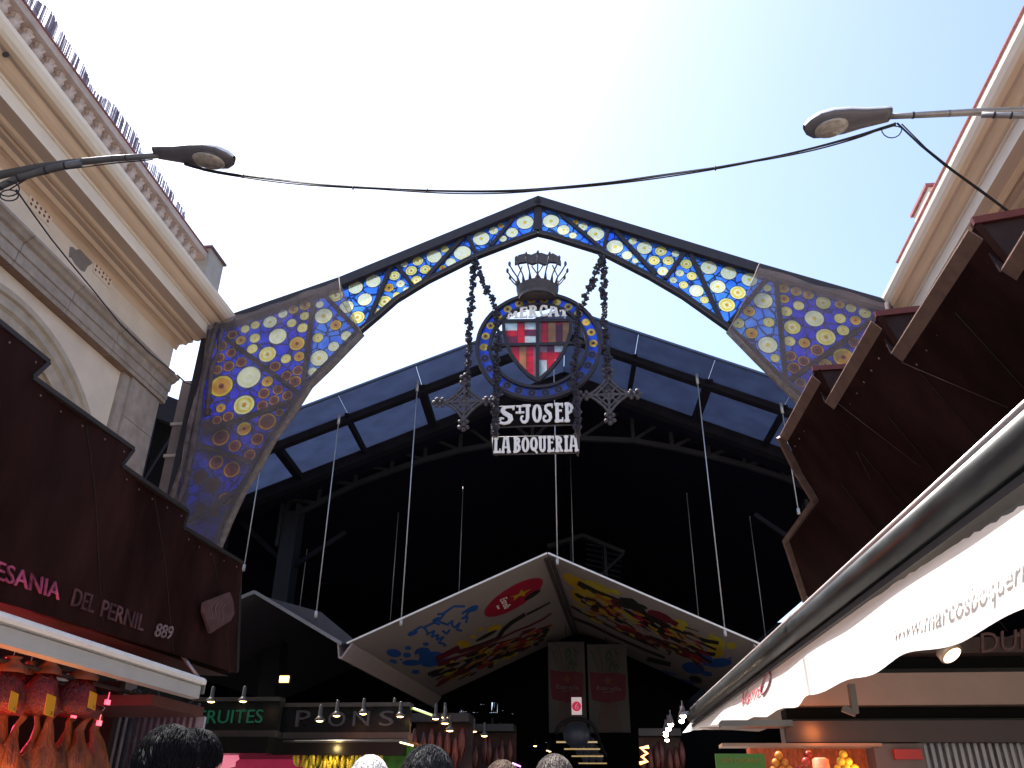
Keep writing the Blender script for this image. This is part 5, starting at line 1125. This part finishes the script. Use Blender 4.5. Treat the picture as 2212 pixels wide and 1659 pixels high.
ps = stall('fruit_stall', 'fruit stall with wide grey letters on a black sign above hanging bananas', [(606,1528),(884,1582)], YF+.3, [('P', (632,1570), (668,1570), 38), ('O', (705,1569), (745,1569), 34), ('N', (757,1568), (797,1568), 34), ('S', (815,1568), (850,1567), 34)], mat('grey_letter', (.10, .10, .11), .3, .5), mat('fruit_wall', (.08, .07, .02), .6, var=.8, scale=4))
MB().tube([P(612,1602,y=YF), P(885,1600,y=YF)], .02, 8).tube([P(640,1616,y=YF+.1), P(800,1615,y=YF+.1)], .01, 6).build('banana_rail', stainless, ps)
# bananas
banm = mat('banana_skin', (.55, .42, .03), .45, var=.35, scale=5)
def banana_bunch():
    o = thing('banana_bunch', 'yellow banana bunch', 'bananas', (0,0,0), 'banana bunches on the rail')
    MB().tube([(0, 0, .0), (0, 0, .07)], .012, 6).build('stem', mat('banana_stem', (.12, .12, .02), .7), o)
    for i in range(6):
        q = i*1.05+.3; d_ = Vector((math.cos(q), math.sin(q)*.6, 0)); pts = [d_*.015, d_*.06+Vector((0,0,-.05)), d_*.085+Vector((0,0,-.12)), d_*.065+Vector((0,0,-.19)), d_*.03+Vector((0,0,-.225))]
        MB().tube(pts, [.012, .02, .022, .018, .007], 7).build('banana', banm, o)
    return o
bp = banana_bunch()
bpos = [(655,1622),(697,1622),(735,1622),(770,1622),(803,1622),(835,1622),(868,1622),(905-125,1640),(640+40,1642),(722,1644),(752,1643),(818,1643),(852,1642),(800,1645)]
names = ['leftmost bunch of the upper row', 'second bunch of the upper row from the left', 'third bunch of the upper row', 'fourth bunch of the upper row', 'fifth bunch of the upper row', 'sixth bunch of the upper row', 'rightmost bunch of the upper row', 'middle bunch of the lower row', 'leftmost bunch of the lower row', 'second bunch of the lower row', 'third bunch of the lower row', 'fifth bunch of the lower row', 'rightmost bunch of the lower row', 'small bunch hanging low in the middle']
for i, ((x, y), nmm) in enumerate(zip(bpos, names)):
    x = 640+(x-640)*.78; l_ = P(x, y-8, y=YF+.12); o = bp if i == 0 else copy_thing(bp, l_)
    o.location = l_; o['label'] = 'yellow-green bananas, '+nmm+' of the stall'; o.rotation_euler = (0, 0, i*1.3); o.scale = (1.15, 1.15, 1.2)
plight(P(720,1615,y=YF-.1), (1, .75, .3), 2.5, .05); plight(P(520,1610,y=YF+.7), (1, .08, .3), 3)
# price boards behind
mb = MB(); a, b_ = P(808,1612,y=YF+.2), P(890,1670,y=YF+.2); mb.box((a.x, a.y, b_.z), (b_.x, a.y+.03, a.z))
tag(mb.build('price_board', mat('green_board', (.03, .12, .01), .6, var=.7, scale=6, emit=(.05, .3, .0), est=.01), loc=a), 'green price board hanging right of the bananas', 'board')
mb = MB(); cells = []; c_ = P(483,1630,y=YF+.15)
star = [(c_.x+r_*math.cos(q), c_.z+r_*math.sin(q)) for i in range(28) for q, r_ in [(2*PI*i/28, .27 if i % 2 else .23)]]
mosaic(mb, None, [(star, 0)], lambda a, c, d: Vector((a, YF+.15+d, c)), 0, .02); so_ = mb.build('starburst_sign', lit('pink_sign', (1, .06, .22), .22), loc=c_); tag(so_, 'pink starburst sign glowing in the front of the green-lettered stall', 'sign')
BASE[so_.name] = c_
text_cells('100% NATURAL', lambda x, y, d: Vector((c_.x-.2+.4*x, YF+.14-d, c_.z+.02+.07*y+.06*math.sin(x*PI))), 0, .004).build('lettering', mat('maroon_letter', (.15, .01, .04), .6), so_)
# ceiling lamps
def pend():
    o = thing('pendant_lamp', 'metal pendant lamp', 'lamp', (0,0,0), 'pendant lamps over the stalls')
    MB().lathe([(.02,.26),(.03,.25),(.035,.09),(.05,.07),(.085,.03),(.09,.0),(.08,.0),(.03,.06)], (0,0,0), 14).build('lamp_shade', mat('shade_metal', (.07, .06, .05), .3, .7), o)
    MB().blob((0,0,.005), (.06,.06,.02), seg=12, rings=6).build('bulb', warm, o)
    return o
pz = pend()
zb1 = lambda x, y: (424.5+x*.3055, 1152+y*.3055); zb2 = lambda x, y: (849+x*.3015, 1364+y*.3015)
pos = [(zb1(103,1192),12.6,'above the left end of the green-lettered sign'),(zb1(328,1190),12.6,'above the right end of the green-lettered sign'),(zb1(990,1292),12.8,'above the second letter of the grey-lettered sign'),(zb1(1178,1278),12.9,'above the third letter of the grey-lettered sign'),(zb1(1395,1270),13.6,'upper of the two at the right end of the grey-lettered sign'),(zb1(1440,1297),13.2,'lower of the two at the right end of the grey-lettered sign'),(zb1(870,1328),12.4,'dim one before the first letter of the grey-lettered sign'),
 (zb2(305,627),15.5,'first of the row leading into the hall'),(zb2(370,617),16,'second of the row leading into the hall'),(zb2(372,660),15,'low one just under the second of the row'),(zb2(407,712),15.5,'low left one over the dark meat stall'),(zb2(530,700),17,'fifth of the row leading into the hall'),(zb2(578,718),18,'sixth of the row leading into the hall'),(zb2(655,750),18,'brightest of the row, seventh into the hall'),(zb2(712,705),21,'eighth of the row leading into the hall'),(zb2(765,730),22,'ninth of the row leading into the hall'),(zb2(797,737),23,'tenth of the row leading into the hall'),(zb2(830,760),24,'eleventh of the row leading into the hall'),(zb2(1018,822),30,'lone one near the number sign'),(zb2(1107,853),34,'far left one of the last pair'),(zb2(1122,860),35,'far right one of the last pair')]
for i, (q, Y_, nm) in enumerate(pos):
    l_ = P(*q, y=Y_); o = pz if i == 0 else copy_thing(pz, l_); o.location = l_; o['label'] = 'warm metal pendant lamp, '+nm
    k_ = .85 if i < 7 else 1.0; o.scale = (k_, k_, k_)
# clip spotlights on the right
spot_m = lit('white_bulb', (1, .78, .6), 30)
def spot():
    o = thing('spot_lamp', 'bright spot lamp', 'lamp', (0,0,0), 'bright spots beside the awning tip'); MB().blob((0,0,0), .045, seg=12, rings=8).build('bulb', spot_m, o)
    MB().lathe([(.045,.0),(.06,.02),(.03,.12),(.012,.16),(.012,.22)], (0,0,0), 10).build('lamp_shade', mat('spot_housing', (.06, .05, .05), .5), o); return o
sp0 = spot()
for i, (x, y, Y_) in enumerate([(2078,603,14),(2068,637,14.4),(1990,663,15),(1972,695,16),(1955,722,17),(1953,740,18),(1962,775,19)]):
    l_ = P(*zb2(x, y), y=Y_); o = sp0 if i == 0 else copy_thing(sp0, l_); o.location = l_; o['label'] = 'bright white spot lamp, %s, left of the awning tip' % ['topmost', 'second from the top', 'largest, third from the top', 'fourth from the top', 'middle low', 'second lowest', 'lowest'][i]
fl = thing('flood_lamp', 'square warm flood lamp glowing alone under the grey canopy', 'lamp', P(614,1467,y=16)); c_ = P(614,1467,y=16)
MB().box((c_.x-.09, c_.y-.02, c_.z-.06), (c_.x+.09, c_.y+.02, c_.z+.06)).build('lamp_glass', lit('flood_glow', (1, .42, .12), 1.6), fl); MB().box((c_.x-.11, c_.y+.022, c_.z-.08), (c_.x+.11, c_.y+.1, c_.z+.08)).build('housing', hallm, fl)
# hanging banners
def banner(x0, x1, yt, yb, Y_, label):
    a, b_ = P(x0, yb, y=Y_), P(x1, yt, y=Y_); w = b_.x-a.x; h = b_.z-a.z; o = thing('hanging_banner', label, 'banner', Vector(((a.x+b_.x)/2, Y_, b_.z)), 'tall banners under the printed canopy')
    fm = lambda s, t, d: Vector((a.x+w*s, Y_+d+.03*math.sin(s*6), a.z+h*t)); cells = []; r3 = random.Random(5)
    for k in range(9): x_ = .15+.085*k; cells += [(q, 1) for q in ribbon([(.5+(x_-.5)*.9, .02), (.5+(x_-.5)*.5, .32)], .03)]
    for k in range(10): x_ = .12+.085*k; cells += [(q, 1 if k % 2 else 2) for q in ribbon([(.5+(x_-.5)*.5, .66), (.5+(x_-.5)*1.1+r3.uniform(-.05, .05), .9+r3.uniform(-.05, .05))], .02)]
    for k in range(12): cells.append((circ(.5+r3.uniform(0, .35), .7+r3.uniform(0, .2), .05, 8, .02, r3.uniform(0, 3)), 2))
    cells.append(([(.07, .42), (.1, .36), (.5, .32), (.9, .36), (.93, .42), (.95, .64), (.75, .66), (.35, .66), (.05, .68)], 3))
    cells.append((([(.5, .64), (.46, .6), (.38, .58), (.45, .56), (.44, .52), (.5, .545), (.56, .52), (.55, .56), (.62, .58), (.54, .6)]), 4))
    mb = MB(); mosaic(mb, [(0, 0), (1, 0), (1, 1), (0, 1)], cells, fm, 0, .01)
    mb.build('banner_cloth', [mat('banner_white', (.055, .05, .048), .7), mat('banner_brown', (.07, .03, .02), .7), mat('banner_green', (.015, .035, .013), .7), mat('banner_red', (.075, .003, .012), .7), mat('banner_star', (.09, .03, .01), .7)], o)
    wh = mat('banner_letter', (.10, .08, .08), .6)
    text_cells('Estrella', lambda x, y, d: fm(.2+.62*x, .475+.045*y-.02*x, -.03-d), 0, .004).build('lettering', wh, o); text_cells('Damm', lambda x, y, d: fm(.36+.3*x, .44+.02*y, -.03-d), 0, .004).build('lettering', wh, o)
    MB().tube([fm(0, 1, 0), fm(1, 1, 0)], .02, 6).tube([fm(.5, 1, 0), fm(.5, 1, 0)+Vector((0,0,3))], .012, 5).build('top_rod', hallm, o)
banner(1186,1262,1385,1583,25,'tall food banner with a red label, left of the pair, half behind the number sign')
banner(1274,1352,1390,1583,25,'tall food banner with a red label, right of the pair')
ns_ = thing('number_sign', 'white sign with a pink disc and the numeral six', 'sign', P(1245,1527,y=22)); a, b_ = P(1235,1544,y=22), P(1256,1506,y=22)
MB().box((a.x, 22, a.z), (b_.x, 22.03, b_.z)).build('sign_plate', mat('sign_plate', (.6, .5, .5), .5, emit=(1, .8, .8), est=.12), ns_)
mb = MB(); cx_, cz_ = (a.x+b_.x)/2, (a.z+b_.z)/2-.01; mosaic(mb, None, [(circ(cx_, cz_, (b_.x-a.x)*.45, 20), 0)], lambda a, c, d: Vector((a, 21.985+d, c)), 0, .01); mb.build('red_disc', mat('six_red', (.6, .01, .08), .5, emit=(1, .02, .1), est=.12), ns_)
text_cells('6', lambda x, y, d: Vector((cx_-.05+.10*x, 21.98-d, cz_-.075+.15*y)), 0, .005).build('lettering', signletter, ns_)
# lit dome stall beneath the number sign
ds = thing('lit_stall', 'far stall with stacked lit arches below the number sign', 'stall', P(1250,1640,y=24))
for k in range(4):
    c_ = P(*zb2(1315+38*k, 735+55*k), y=24+k*2.5); w_ = .55-.02*k
    mb = MB(); mb.tube([c_+Vector((w_*math.cos(q*PI/8), 0, w_*.7*math.sin(q*PI/8))) for q in range(9)], .05, 6); mb.build('arch_rib', lt, ds)
    MB().box((c_.x-w_, c_.y-.02, c_.z-.22), (c_.x+w_, c_.y+.02, c_.z-.18)).build('yellow_strip', lit('strip_yellow', (1, .6, .1), .12), ds)
    mb = MB()
    for sx in (-.25, .0, .25): mb.blob((c_.x+sx*(1 if k else .3), c_.y, c_.z-.02), (.13 if k else .3, .12, .16 if k else .3), seg=12, rings=8)
    mb.build('dome_lamps', mat('dome_shell', (.02, .022, .03), .35, emit=(.5, .6, .9), est=.004), ds)
# far windows glinting at the end of the hall
for i, (x, y, w_, h_) in enumerate([(720,545,50,60),(640,500,22,40),(590,575,36,10),(500,570,44,10),(790,560,14,12),(860,585,14,8),(1100,765,16,50)]):
    c_ = P(*zb2(x, y), y=52); k_ = 52/1771*.3015*1.05; ww, hh_ = w_*k_/2, h_*k_/2
    o = thing('far_window', ['tall barred far window, largest of the bright openings deep in the hall', 'narrow bright opening left above the largest far window', 'thin bright slot left of the largest far window', 'lowest left bright slot deep in the hall', 'small glint right of the largest far window', 'faint glint farther right of the largest far window', 'small upright bright opening near the banners'][i], 'window', c_, 'bright openings at the end of the hall')
    MB().box((c_.x-ww, 52, c_.z-hh_), (c_.x+ww, 52.05, c_.z+hh_)).build('pane', lit('far_daylight', (.6, .75, 1), .7), o)
    mb = MB()
    for q in range(4): mb.beam((c_.x-ww+2*ww*(q+.5)/4, 51.95, c_.z-hh_), (c_.x-ww+2*ww*(q+.5)/4+.1*math.sin(q), 51.95, c_.z+hh_), .12, .1)
    mb.build('mullions', black, o)
# ---------------------------------------------------------------- right stall under the awning
rs = thing('right_stall', 'right stall under the awning with a beige panel, dark fascia and red lit goods', 'stall', P(1950,1600,y=6.2))
YS = 6.2
def rbox(x0, y0, x1, y1, name, m, dy=0, dep=.2):
    a, b_ = P(x0, y1, y=YS+dy), P(x1, y0, y=YS+dy); return MB().box((a.x, YS+dy, min(a.z, b_.z)), (b_.x, YS+dy+dep, max(a.z, b_.z))).build(name, m, rs)
beige = mat('beige_panel', (.26, .185, .155), .6, var=.08, scale=5)
rbox(1700,1449,2420,1524,'beige_panel', beige, .0); rbox(1700,1416,2420,1447,'upper_gap', black, .12); rbox(1700,1372,2420,1414,'upper_fascia', mat('upper_fascia', (.05, .03, .028), .6), -.05)
rbox(1700,1526,2420,1553,'lower_gap', black, .12); rbox(1700,1555,2420,1603,'brown_fascia', mat('brown_fascia', (.03, .018, .018), .5, var=.2), -.05)
rbox(1560,1605,1905,1612,'counter_light_bar', mat('bar_dim', (.25, .15, .1), .4), -.08)
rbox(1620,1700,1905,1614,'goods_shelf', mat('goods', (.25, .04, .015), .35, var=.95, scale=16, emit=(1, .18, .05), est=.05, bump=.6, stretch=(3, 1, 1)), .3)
rbox(1906,1606,1992,1720,'grey_post', mat('stall_post', (.09, .07, .07), .5), -.02); rbox(1935,1618,1990,1640,'red_box', mat('red_box', (.3, .02, .02), .5), -.06)
rbox(1560,1555,1712,1568,'lamp_trim', stainless, -.2)
a = P(1843,1478,y=YS-.3); MB().beam(P(1838,1478,y=YS-.3), P(1847,1541,y=YS-.3), .05, .04).beam(P(1820,1530,y=YS-.3), P(1848,1541,y=YS-.3), .04, .04).build('support_bracket', mat('bracket_grey', (.09, .08, .075), .5), rs)
text_cells('DUR', lambda x, y, d: P(2113+120*x, 1412-12*x-46*y, y=YS-.12)-Vector((0, d, 0)), 0, .02).build('lettering', mat('dark_red_letter', (.06, .012, .014), .4), rs)
plight(P(1760,1580,y=YS-.1), (1, .3, .08), 1.2); plight(P(1850,1660,y=YS-.3), (1, .25, .08), 2); plight(P(2050,1440,y=YS-1.2), (1, .75, .55), 1.0, .2)
dlamp = thing('round_lamp', 'oval warm downlight glowing under the right awning', 'lamp', P(2057,1416,y=5.4)); c_ = P(2057,1416,y=5.4); rt_ = Matrix.Rotation(math.radians(-24), 3, 'Y') @ Matrix.Rotation(math.radians(-30), 3, 'X')
MB().lathe([(0, .0), (.06, .0)], c_, 20, axis=rt_).build('lamp_glass', lit('downlight', (1, .72, .38), 1.5), dlamp); MB().lathe([(.06, .0), (.075, .005), (.07, .05), (.03, .09), (0, .09)], c_+Vector((0,.0,.004)), 20, axis=rt_).build('lamp_ring', mat('lamp_bezel', (.3, .25, .2), .4, .5), dlamp)
bg2 = thing('bar_gate', 'pale barred shutter at the lower right corner behind the stall', 'gate', P(2090,1650,y=6.3))
for i in range(14):
    x_ = 1996+i*15.5; a = P(x_, 1606, y=6.28); MB().beam((a.x, a.y, 0), (a.x, a.y, a.z), .022, .02).build('bar', mat('pale_bar', (.2, .2, .215), .4, .3), bg2)
a, b_ = P(1993,1604,y=6.45), P(2230,1604,y=6.45); MB().box((a.x, 6.45, 0), (b_.x, 6.5, a.z)).build('back_panel', mat('shutter_back', (.16, .15, .18), .6, var=.7, scale=6), bg2)
# small goods on the right counter
ob = thing('basket', 'woven orange basket glowing on the right counter', 'basket', P(1771,1645,y=5.9)); c_ = P(1771,1637,y=5.9)
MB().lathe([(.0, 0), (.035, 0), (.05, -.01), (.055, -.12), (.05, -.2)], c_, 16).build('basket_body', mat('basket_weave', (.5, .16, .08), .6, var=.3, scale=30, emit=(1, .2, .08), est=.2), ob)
a, b_ = P(1548,1660,y=5.6), P(1651,1628,y=5.6)
gs = MB().box((a.x, 5.6, a.z-.1), (b_.x, 5.63, b_.z)).build('green_sign', mat('green_card', (.03, .08, .005), .5, emit=(.1, .5, .0), est=.02), loc=a); BASE[gs.name] = a; tag(gs, 'small green sign with faint capitals, low on the right counter', 'sign')
text_cells('100% ORGANIC', lambda x, y, d: Vector((a.x+(b_.x-a.x)*(.08+.84*x), 5.595-d, a.z+(b_.z-a.z)*(.4+.3*y))), 0, .003).build('lettering', mat('faint_letter', (.2, .12, .02), .6), gs)
fruitc = [mat('orange_skin', (.55, .18, .02), .5, var=.15), mat('apple_skin', (.35, .03, .02), .35, var=.4), mat('lemon_skin', (.55, .42, .04), .5, var=.15)]
r4 = random.Random(11)
for i, (x0, x1, yb_, k, lab) in enumerate(((1660, 1715, 1652, 0, 'heap of oranges left of the glowing basket'), (1722, 1752, 1650, 1, 'small heap of red apples beside the glowing basket'), (1800, 1860, 1650, 2, 'heap of lemons right of the glowing basket'))):
    a, b_ = P(x0, yb_, y=5.95), P(x1, yb_, y=5.95); o = thing('fruit_heap', lab, 'fruit', a, 'fruit heaped on the right counter'); mb = MB()
    n_ = int((b_.x-a.x)/.05)
    for r_ in range(3):
        for c_i in range(max(1, n_-r_)): mb.blob((a.x+.025+.05*c_i+.025*r_+r4.uniform(-.006, .006), 5.95+r4.uniform(-.02, .02), a.z-.03+.042*r_), .027, seg=9, rings=6)
    mb.build('fruit_pile', fruitc[k], o)
# dark meat stalls along the passage inside, left and right
for i, (x0, x1, y0, Y_, lab) in enumerate([(890,1010,1560,16.5,'dark stall front hung with red meats, left of the passage'), (1010,1110,1580,20,'second dark stall front farther in on the left'), (1380,1480,1590,20,'dark stall front on the right of the passage')]):
    a, b_ = P(x0, y0, y=Y_), P(x1, 1700, y=Y_); o = thing('dark_stall', lab, 'stall', Vector(((a.x+b_.x)/2, Y_, 0)), 'dim stalls deep in the hall')
    MB().box((a.x, Y_+.4, 0), (b_.x, Y_+.5, a.z)).build('back_wall', mat('dim_wall', (.03, .012, .01), .6, var=.9, scale=3), o)
    MB().box((a.x, Y_-.1, a.z), (b_.x, Y_+.5, a.z+.15)).build('fascia', mat('dim_fascia', (.02, .017, .017), .5), o)
    for k in range(7):
        px_ = x0+8+(x1-x0-16)*k/6+rnd.uniform(-4, 4); c_ = P(px_, y0+rnd.uniform(8, 30), y=Y_); MB().lathe([(0,0),(.04,-.05),(.07,-.2),(.08,-.35),(.03,-.55),(0,-.6)], c_, 8).build('hanging_meat', mat('dim_meat', (.06, .01, .006), .35, var=.8, scale=7), o)
plight(P(960,1600,y=15.8), (1, .35, .12), 1.5)
tag(MB().tube([P(*zb2(855,945), y=13.5), P(*zb2(915,968), y=13.5)], .012, 6).build('tube_light', lit('violet_tube', (.8, .15, 1), 2.0), loc=P(*zb2(885,955), y=13.5)), 'short violet light tube at the bottom edge of the picture', 'lamp')
tag(MB().tube([P(*zb2(50,795), y=13), P(*zb2(145,818), y=13)], .012, 6).build('tube_light', lit('amber_tube', (1, .55, .2), 2.0), loc=P(*zb2(95,805), y=13)), 'short amber light tube at the right end of the banana rail', 'lamp')
tag(MB().tube([P(*zb2(140,550), y=13.6), P(*zb2(280,600), y=13.6)], .02, 6).build('tube_light', lit('green_tube', (.45, .6, .05), .5), loc=P(*zb2(210,575), y=13.6)), 'dim green light strip at the top right of the grey-lettered sign', 'lamp')
mb = MB(); c_ = P(*zb2(1800,890), y=18); mb.tube([c_+Vector((.1, 0, .16)), c_+Vector((-.06, 0, .14)), c_+Vector((.06, 0, .04)), c_+Vector((-.05, 0, -.02)), c_+Vector((.05, 0, -.1)), c_+Vector((-.1, 0, -.14))], .035, 6)
tag(mb.build('neon_squiggle', lit('orange_neon', (1, .3, .05), 2.2), loc=c_), 'small orange neon squiggle deep in the hall on the right', 'sign')
# ================================================================== people (seen from behind, only heads reach the frame)
skinm = mat('skin', (.42, .24, .17), .55, var=.08, scale=9)
def person(x, y, top, shirt, trousers, hairc, hair_kind, yaw, label, hs=1.0):
    """One skinned body standing on the ground; head, neck, torso, arms, legs, hands grown from one skeleton."""
    o = thing('person', label, 'person', (x, y, 0), 'people walking into the market'); Ht = top; s = Ht/1.75
    J = [((0,0,.95),.13),((0,.0,1.12),.125),((0,.0,1.30),.15),((0,.0,1.42),.11),((0,.01,1.50),.052),((0,.015,1.565),.062),((0,.02,1.64),.077),((0,.012,1.685),.066)]
    E = [(0,1),(1,2),(2,3),(3,4),(4,5),(5,6),(6,7)]
    def chain(start, pts):
        i = start
        for p, r in pts: J.append((p, r)); E.append((i, len(J)-1)); i = len(J)-1
        return i
    for sx in (-1, 1):
        chain(0, [((.10*sx,0,.88),.10),((.11*sx,.02,.50),.062),((.11*sx,-.01,.46),.06),((.11*sx,-.03,.10),.04),((.11*sx,-.03,.05),.042),((.12*sx,.09,.03),.035),((.12*sx,.15,.025),.025)])
        w_ = chain(3, [((.17*sx,0,1.40),.065),((.21*sx,-.01,1.15),.045),((.22*sx,.0,1.12),.042),((.22*sx,.07,.90),.03),((.22*sx,.08,.85),.026),((.22*sx,.09,.81),.024)])
        for f in range(4):
            q = (f-1.5)*.018; chain(w_, [((.22*sx+q*.3,.09+q,.775),.0095),((.22*sx-.004*sx+q*.3,.097+q*1.1,.745),.0085),((.22*sx-.01*sx+q*.3,.10+q*1.1,.72+abs(q)*.3),.0075)])
        chain(w_, [((.215*sx,.125,.80),.011),((.21*sx,.14,.775),.0095)])
    me = bpy.data.meshes.new('body'); me.from_pydata([Vector(p)*s for p, r in J], E, []); ob = bpy.data.objects.new('body', me); COL.objects.link(ob)
    md = ob.modifiers.new('s', 'SKIN'); md.use_smooth_shade = True
    for i, (p, r) in enumerate(J): me.skin_vertices[0].data[i].radius = (r*s, r*s)
    me.skin_vertices[0].data[0].use_root = True
    sb = ob.modifiers.new('d', 'SUBSURF'); sb.levels = 1; sb.render_levels = 1
    dg = bpy.context.evaluated_depsgraph_get(); m2 = bpy.data.meshes.new_from_object(ob.evaluated_get(dg)); bpy.data.objects.remove(ob)
    # head shape: widen crown front to back, add nose
    for v in m2.vertices:
        c = v.co/s
        if c.z > 1.57: v.co.y = (.02+(c.y-.02)*1.18)*s
        if 1.615 < c.z < 1.65 and c.y > .08 and abs(c.x) < .02: v.co.y += .018*s
    sh_ = mat('shirt_%02d' % int(x*10+50), shirt, .85, var=.1); tr_ = mat('trousers_%02d' % int(x*10+50), trousers, .85)
    for m_ in (skinm, sh_, tr_, mat('shoes', (.03, .03, .03), .5)): m2.materials.append(m_)
    for p in m2.polygons:
        c = p.center/s; p.use_smooth = True
        p.material_index = 3 if c.z < .08 else 2 if c.z < .96 and abs(c.x) < .19 else 1 if c.z < 1.48 and (c.z > .95 or abs(c.x) > .3) else 0
    bo_ = bpy.data.objects.new('body', m2); COL.objects.link(bo_); bo_.parent = o; BASE[bo_.name] = Vector((0,0,0))
    BASE['tmp'] = Vector((0,0,0)); hc = Vector((0, .02, 1.645))*s
    class Z: name = 'tmp'
    hm_ = mat('hair_%02d' % int(x*10+50), hairc, .5, var=.2, scale=12, stretch=(1, 1, .3), spec=.06)
    mb = MB(); rr = random.Random(int(x*100)); lowz = -.075 if hair_kind != 'long' else -.16
    mb.blob(hc+Vector((0, -.012, .014))*s, (.090*s, .106*s, .107*s), seg=40, rings=26, noise=.0015)
    mb.v = [v if not (v.y-hc.y > .03*s and v.z < hc.z+.045*s) else Vector((v.x*.8, hc.y+.03*s, v.z)) for v in mb.v]
    for i in range(1500):              # locks lying over the crown
        q = rr.uniform(0, 2*PI); ph = rr.uniform(0, 1.75); d_ = Vector((math.sin(ph)*math.cos(q), math.sin(ph)*math.sin(q), math.cos(ph)))
        if d_.y > .35 and d_.z < .45: continue
        def sp_(d, f): return hc+Vector((d.x*.090*f, d.y*.106*f-.012, d.z*.107*f+.014))*s
        tang = (Vector((0, 0, -1))+Vector((rr.uniform(-.22, .22)+.35*math.sin(q*3), rr.uniform(-.5, -.2), 0))); tang = (tang-d_*tang.dot(d_)).normalized()
        L_ = rr.uniform(.5, 1.0)*(1.5 if hair_kind == 'long' else 1 if hair_kind == 'short' else .5)
        pts = [sp_(d_, 1.0), sp_((d_+tang*L_*.5).normalized(), 1.012+rr.uniform(0, .018)), sp_((d_+tang*L_).normalized(), 1.0+rr.uniform(0, .02)+(.05 if rr.random() < .06 else 0))]
        mb.tube(pts, [.0015*s, .0022*s, .0004*s], 3)
    h_ = mb.build('hair', hm_, None); h_.parent = o
    mb = MB()
    for sx in (-1, 1): mb.blob(Vector((.083*sx, .02, 1.635))*s, (.012*s, .02*s, .03*s), seg=8, rings=6)
    e_ = mb.build('ears', skinm, None); e_.parent = o
    mb = MB()
    for sx in (-1, 1): mb.blob(Vector((.03*sx, .108, 1.655))*s, (.011*s, .006*s, .007*s), seg=8, rings=6)
    e_ = mb.build('eyes', mat('eye', (.05, .04, .04), .2), None); e_.parent = o
    mb = MB().blob(Vector((0, .108, 1.598))*s, (.022*s, .006*s, .006*s), seg=8, rings=6); e_ = mb.build('mouth', mat('lips', (.35, .1, .09), .5), None); e_.parent = o
    o.rotation_euler = (0, 0, yaw)
def head_at(px, py, Y, *a, **k):
    h = P(px, py, y=Y); person(h.x, Y, h.z, *a, **k)
head_at(370,1578,2.6,(.02,.02,.025),(.03,.03,.04),(.004,.004,.006),'short',.15,'person with thick black hair nearest the camera, at the bottom left')
head_at(425,1584,3.1,(.03,.03,.04),(.03,.03,.04),(.004,.004,.006),'short',-.1,'dark-haired person just beyond the nearest black-haired head')
head_at(925,1621,3.1,(.08,.08,.09),(.03,.03,.04),(.022,.022,.025),'crop',0,'person with cropped grey hair below the dark meat stall')
head_at(800,1640,4.2,(.3,.3,.32),(.1,.1,.12),(.75,.74,.72),'crop',.2,'white-haired person below the bananas')
head_at(1197,1638,4.3,(.15,.12,.1),(.05,.05,.06),(.14,.12,.11),'crop',0,'person with short grizzled hair near the bottom centre')
head_at(1085,1650,4.6,(.3,.25,.22),(.05,.05,.06),(.14,.10,.08),'crop',0,'light-haired person whose crown just shows left of the grizzled head')
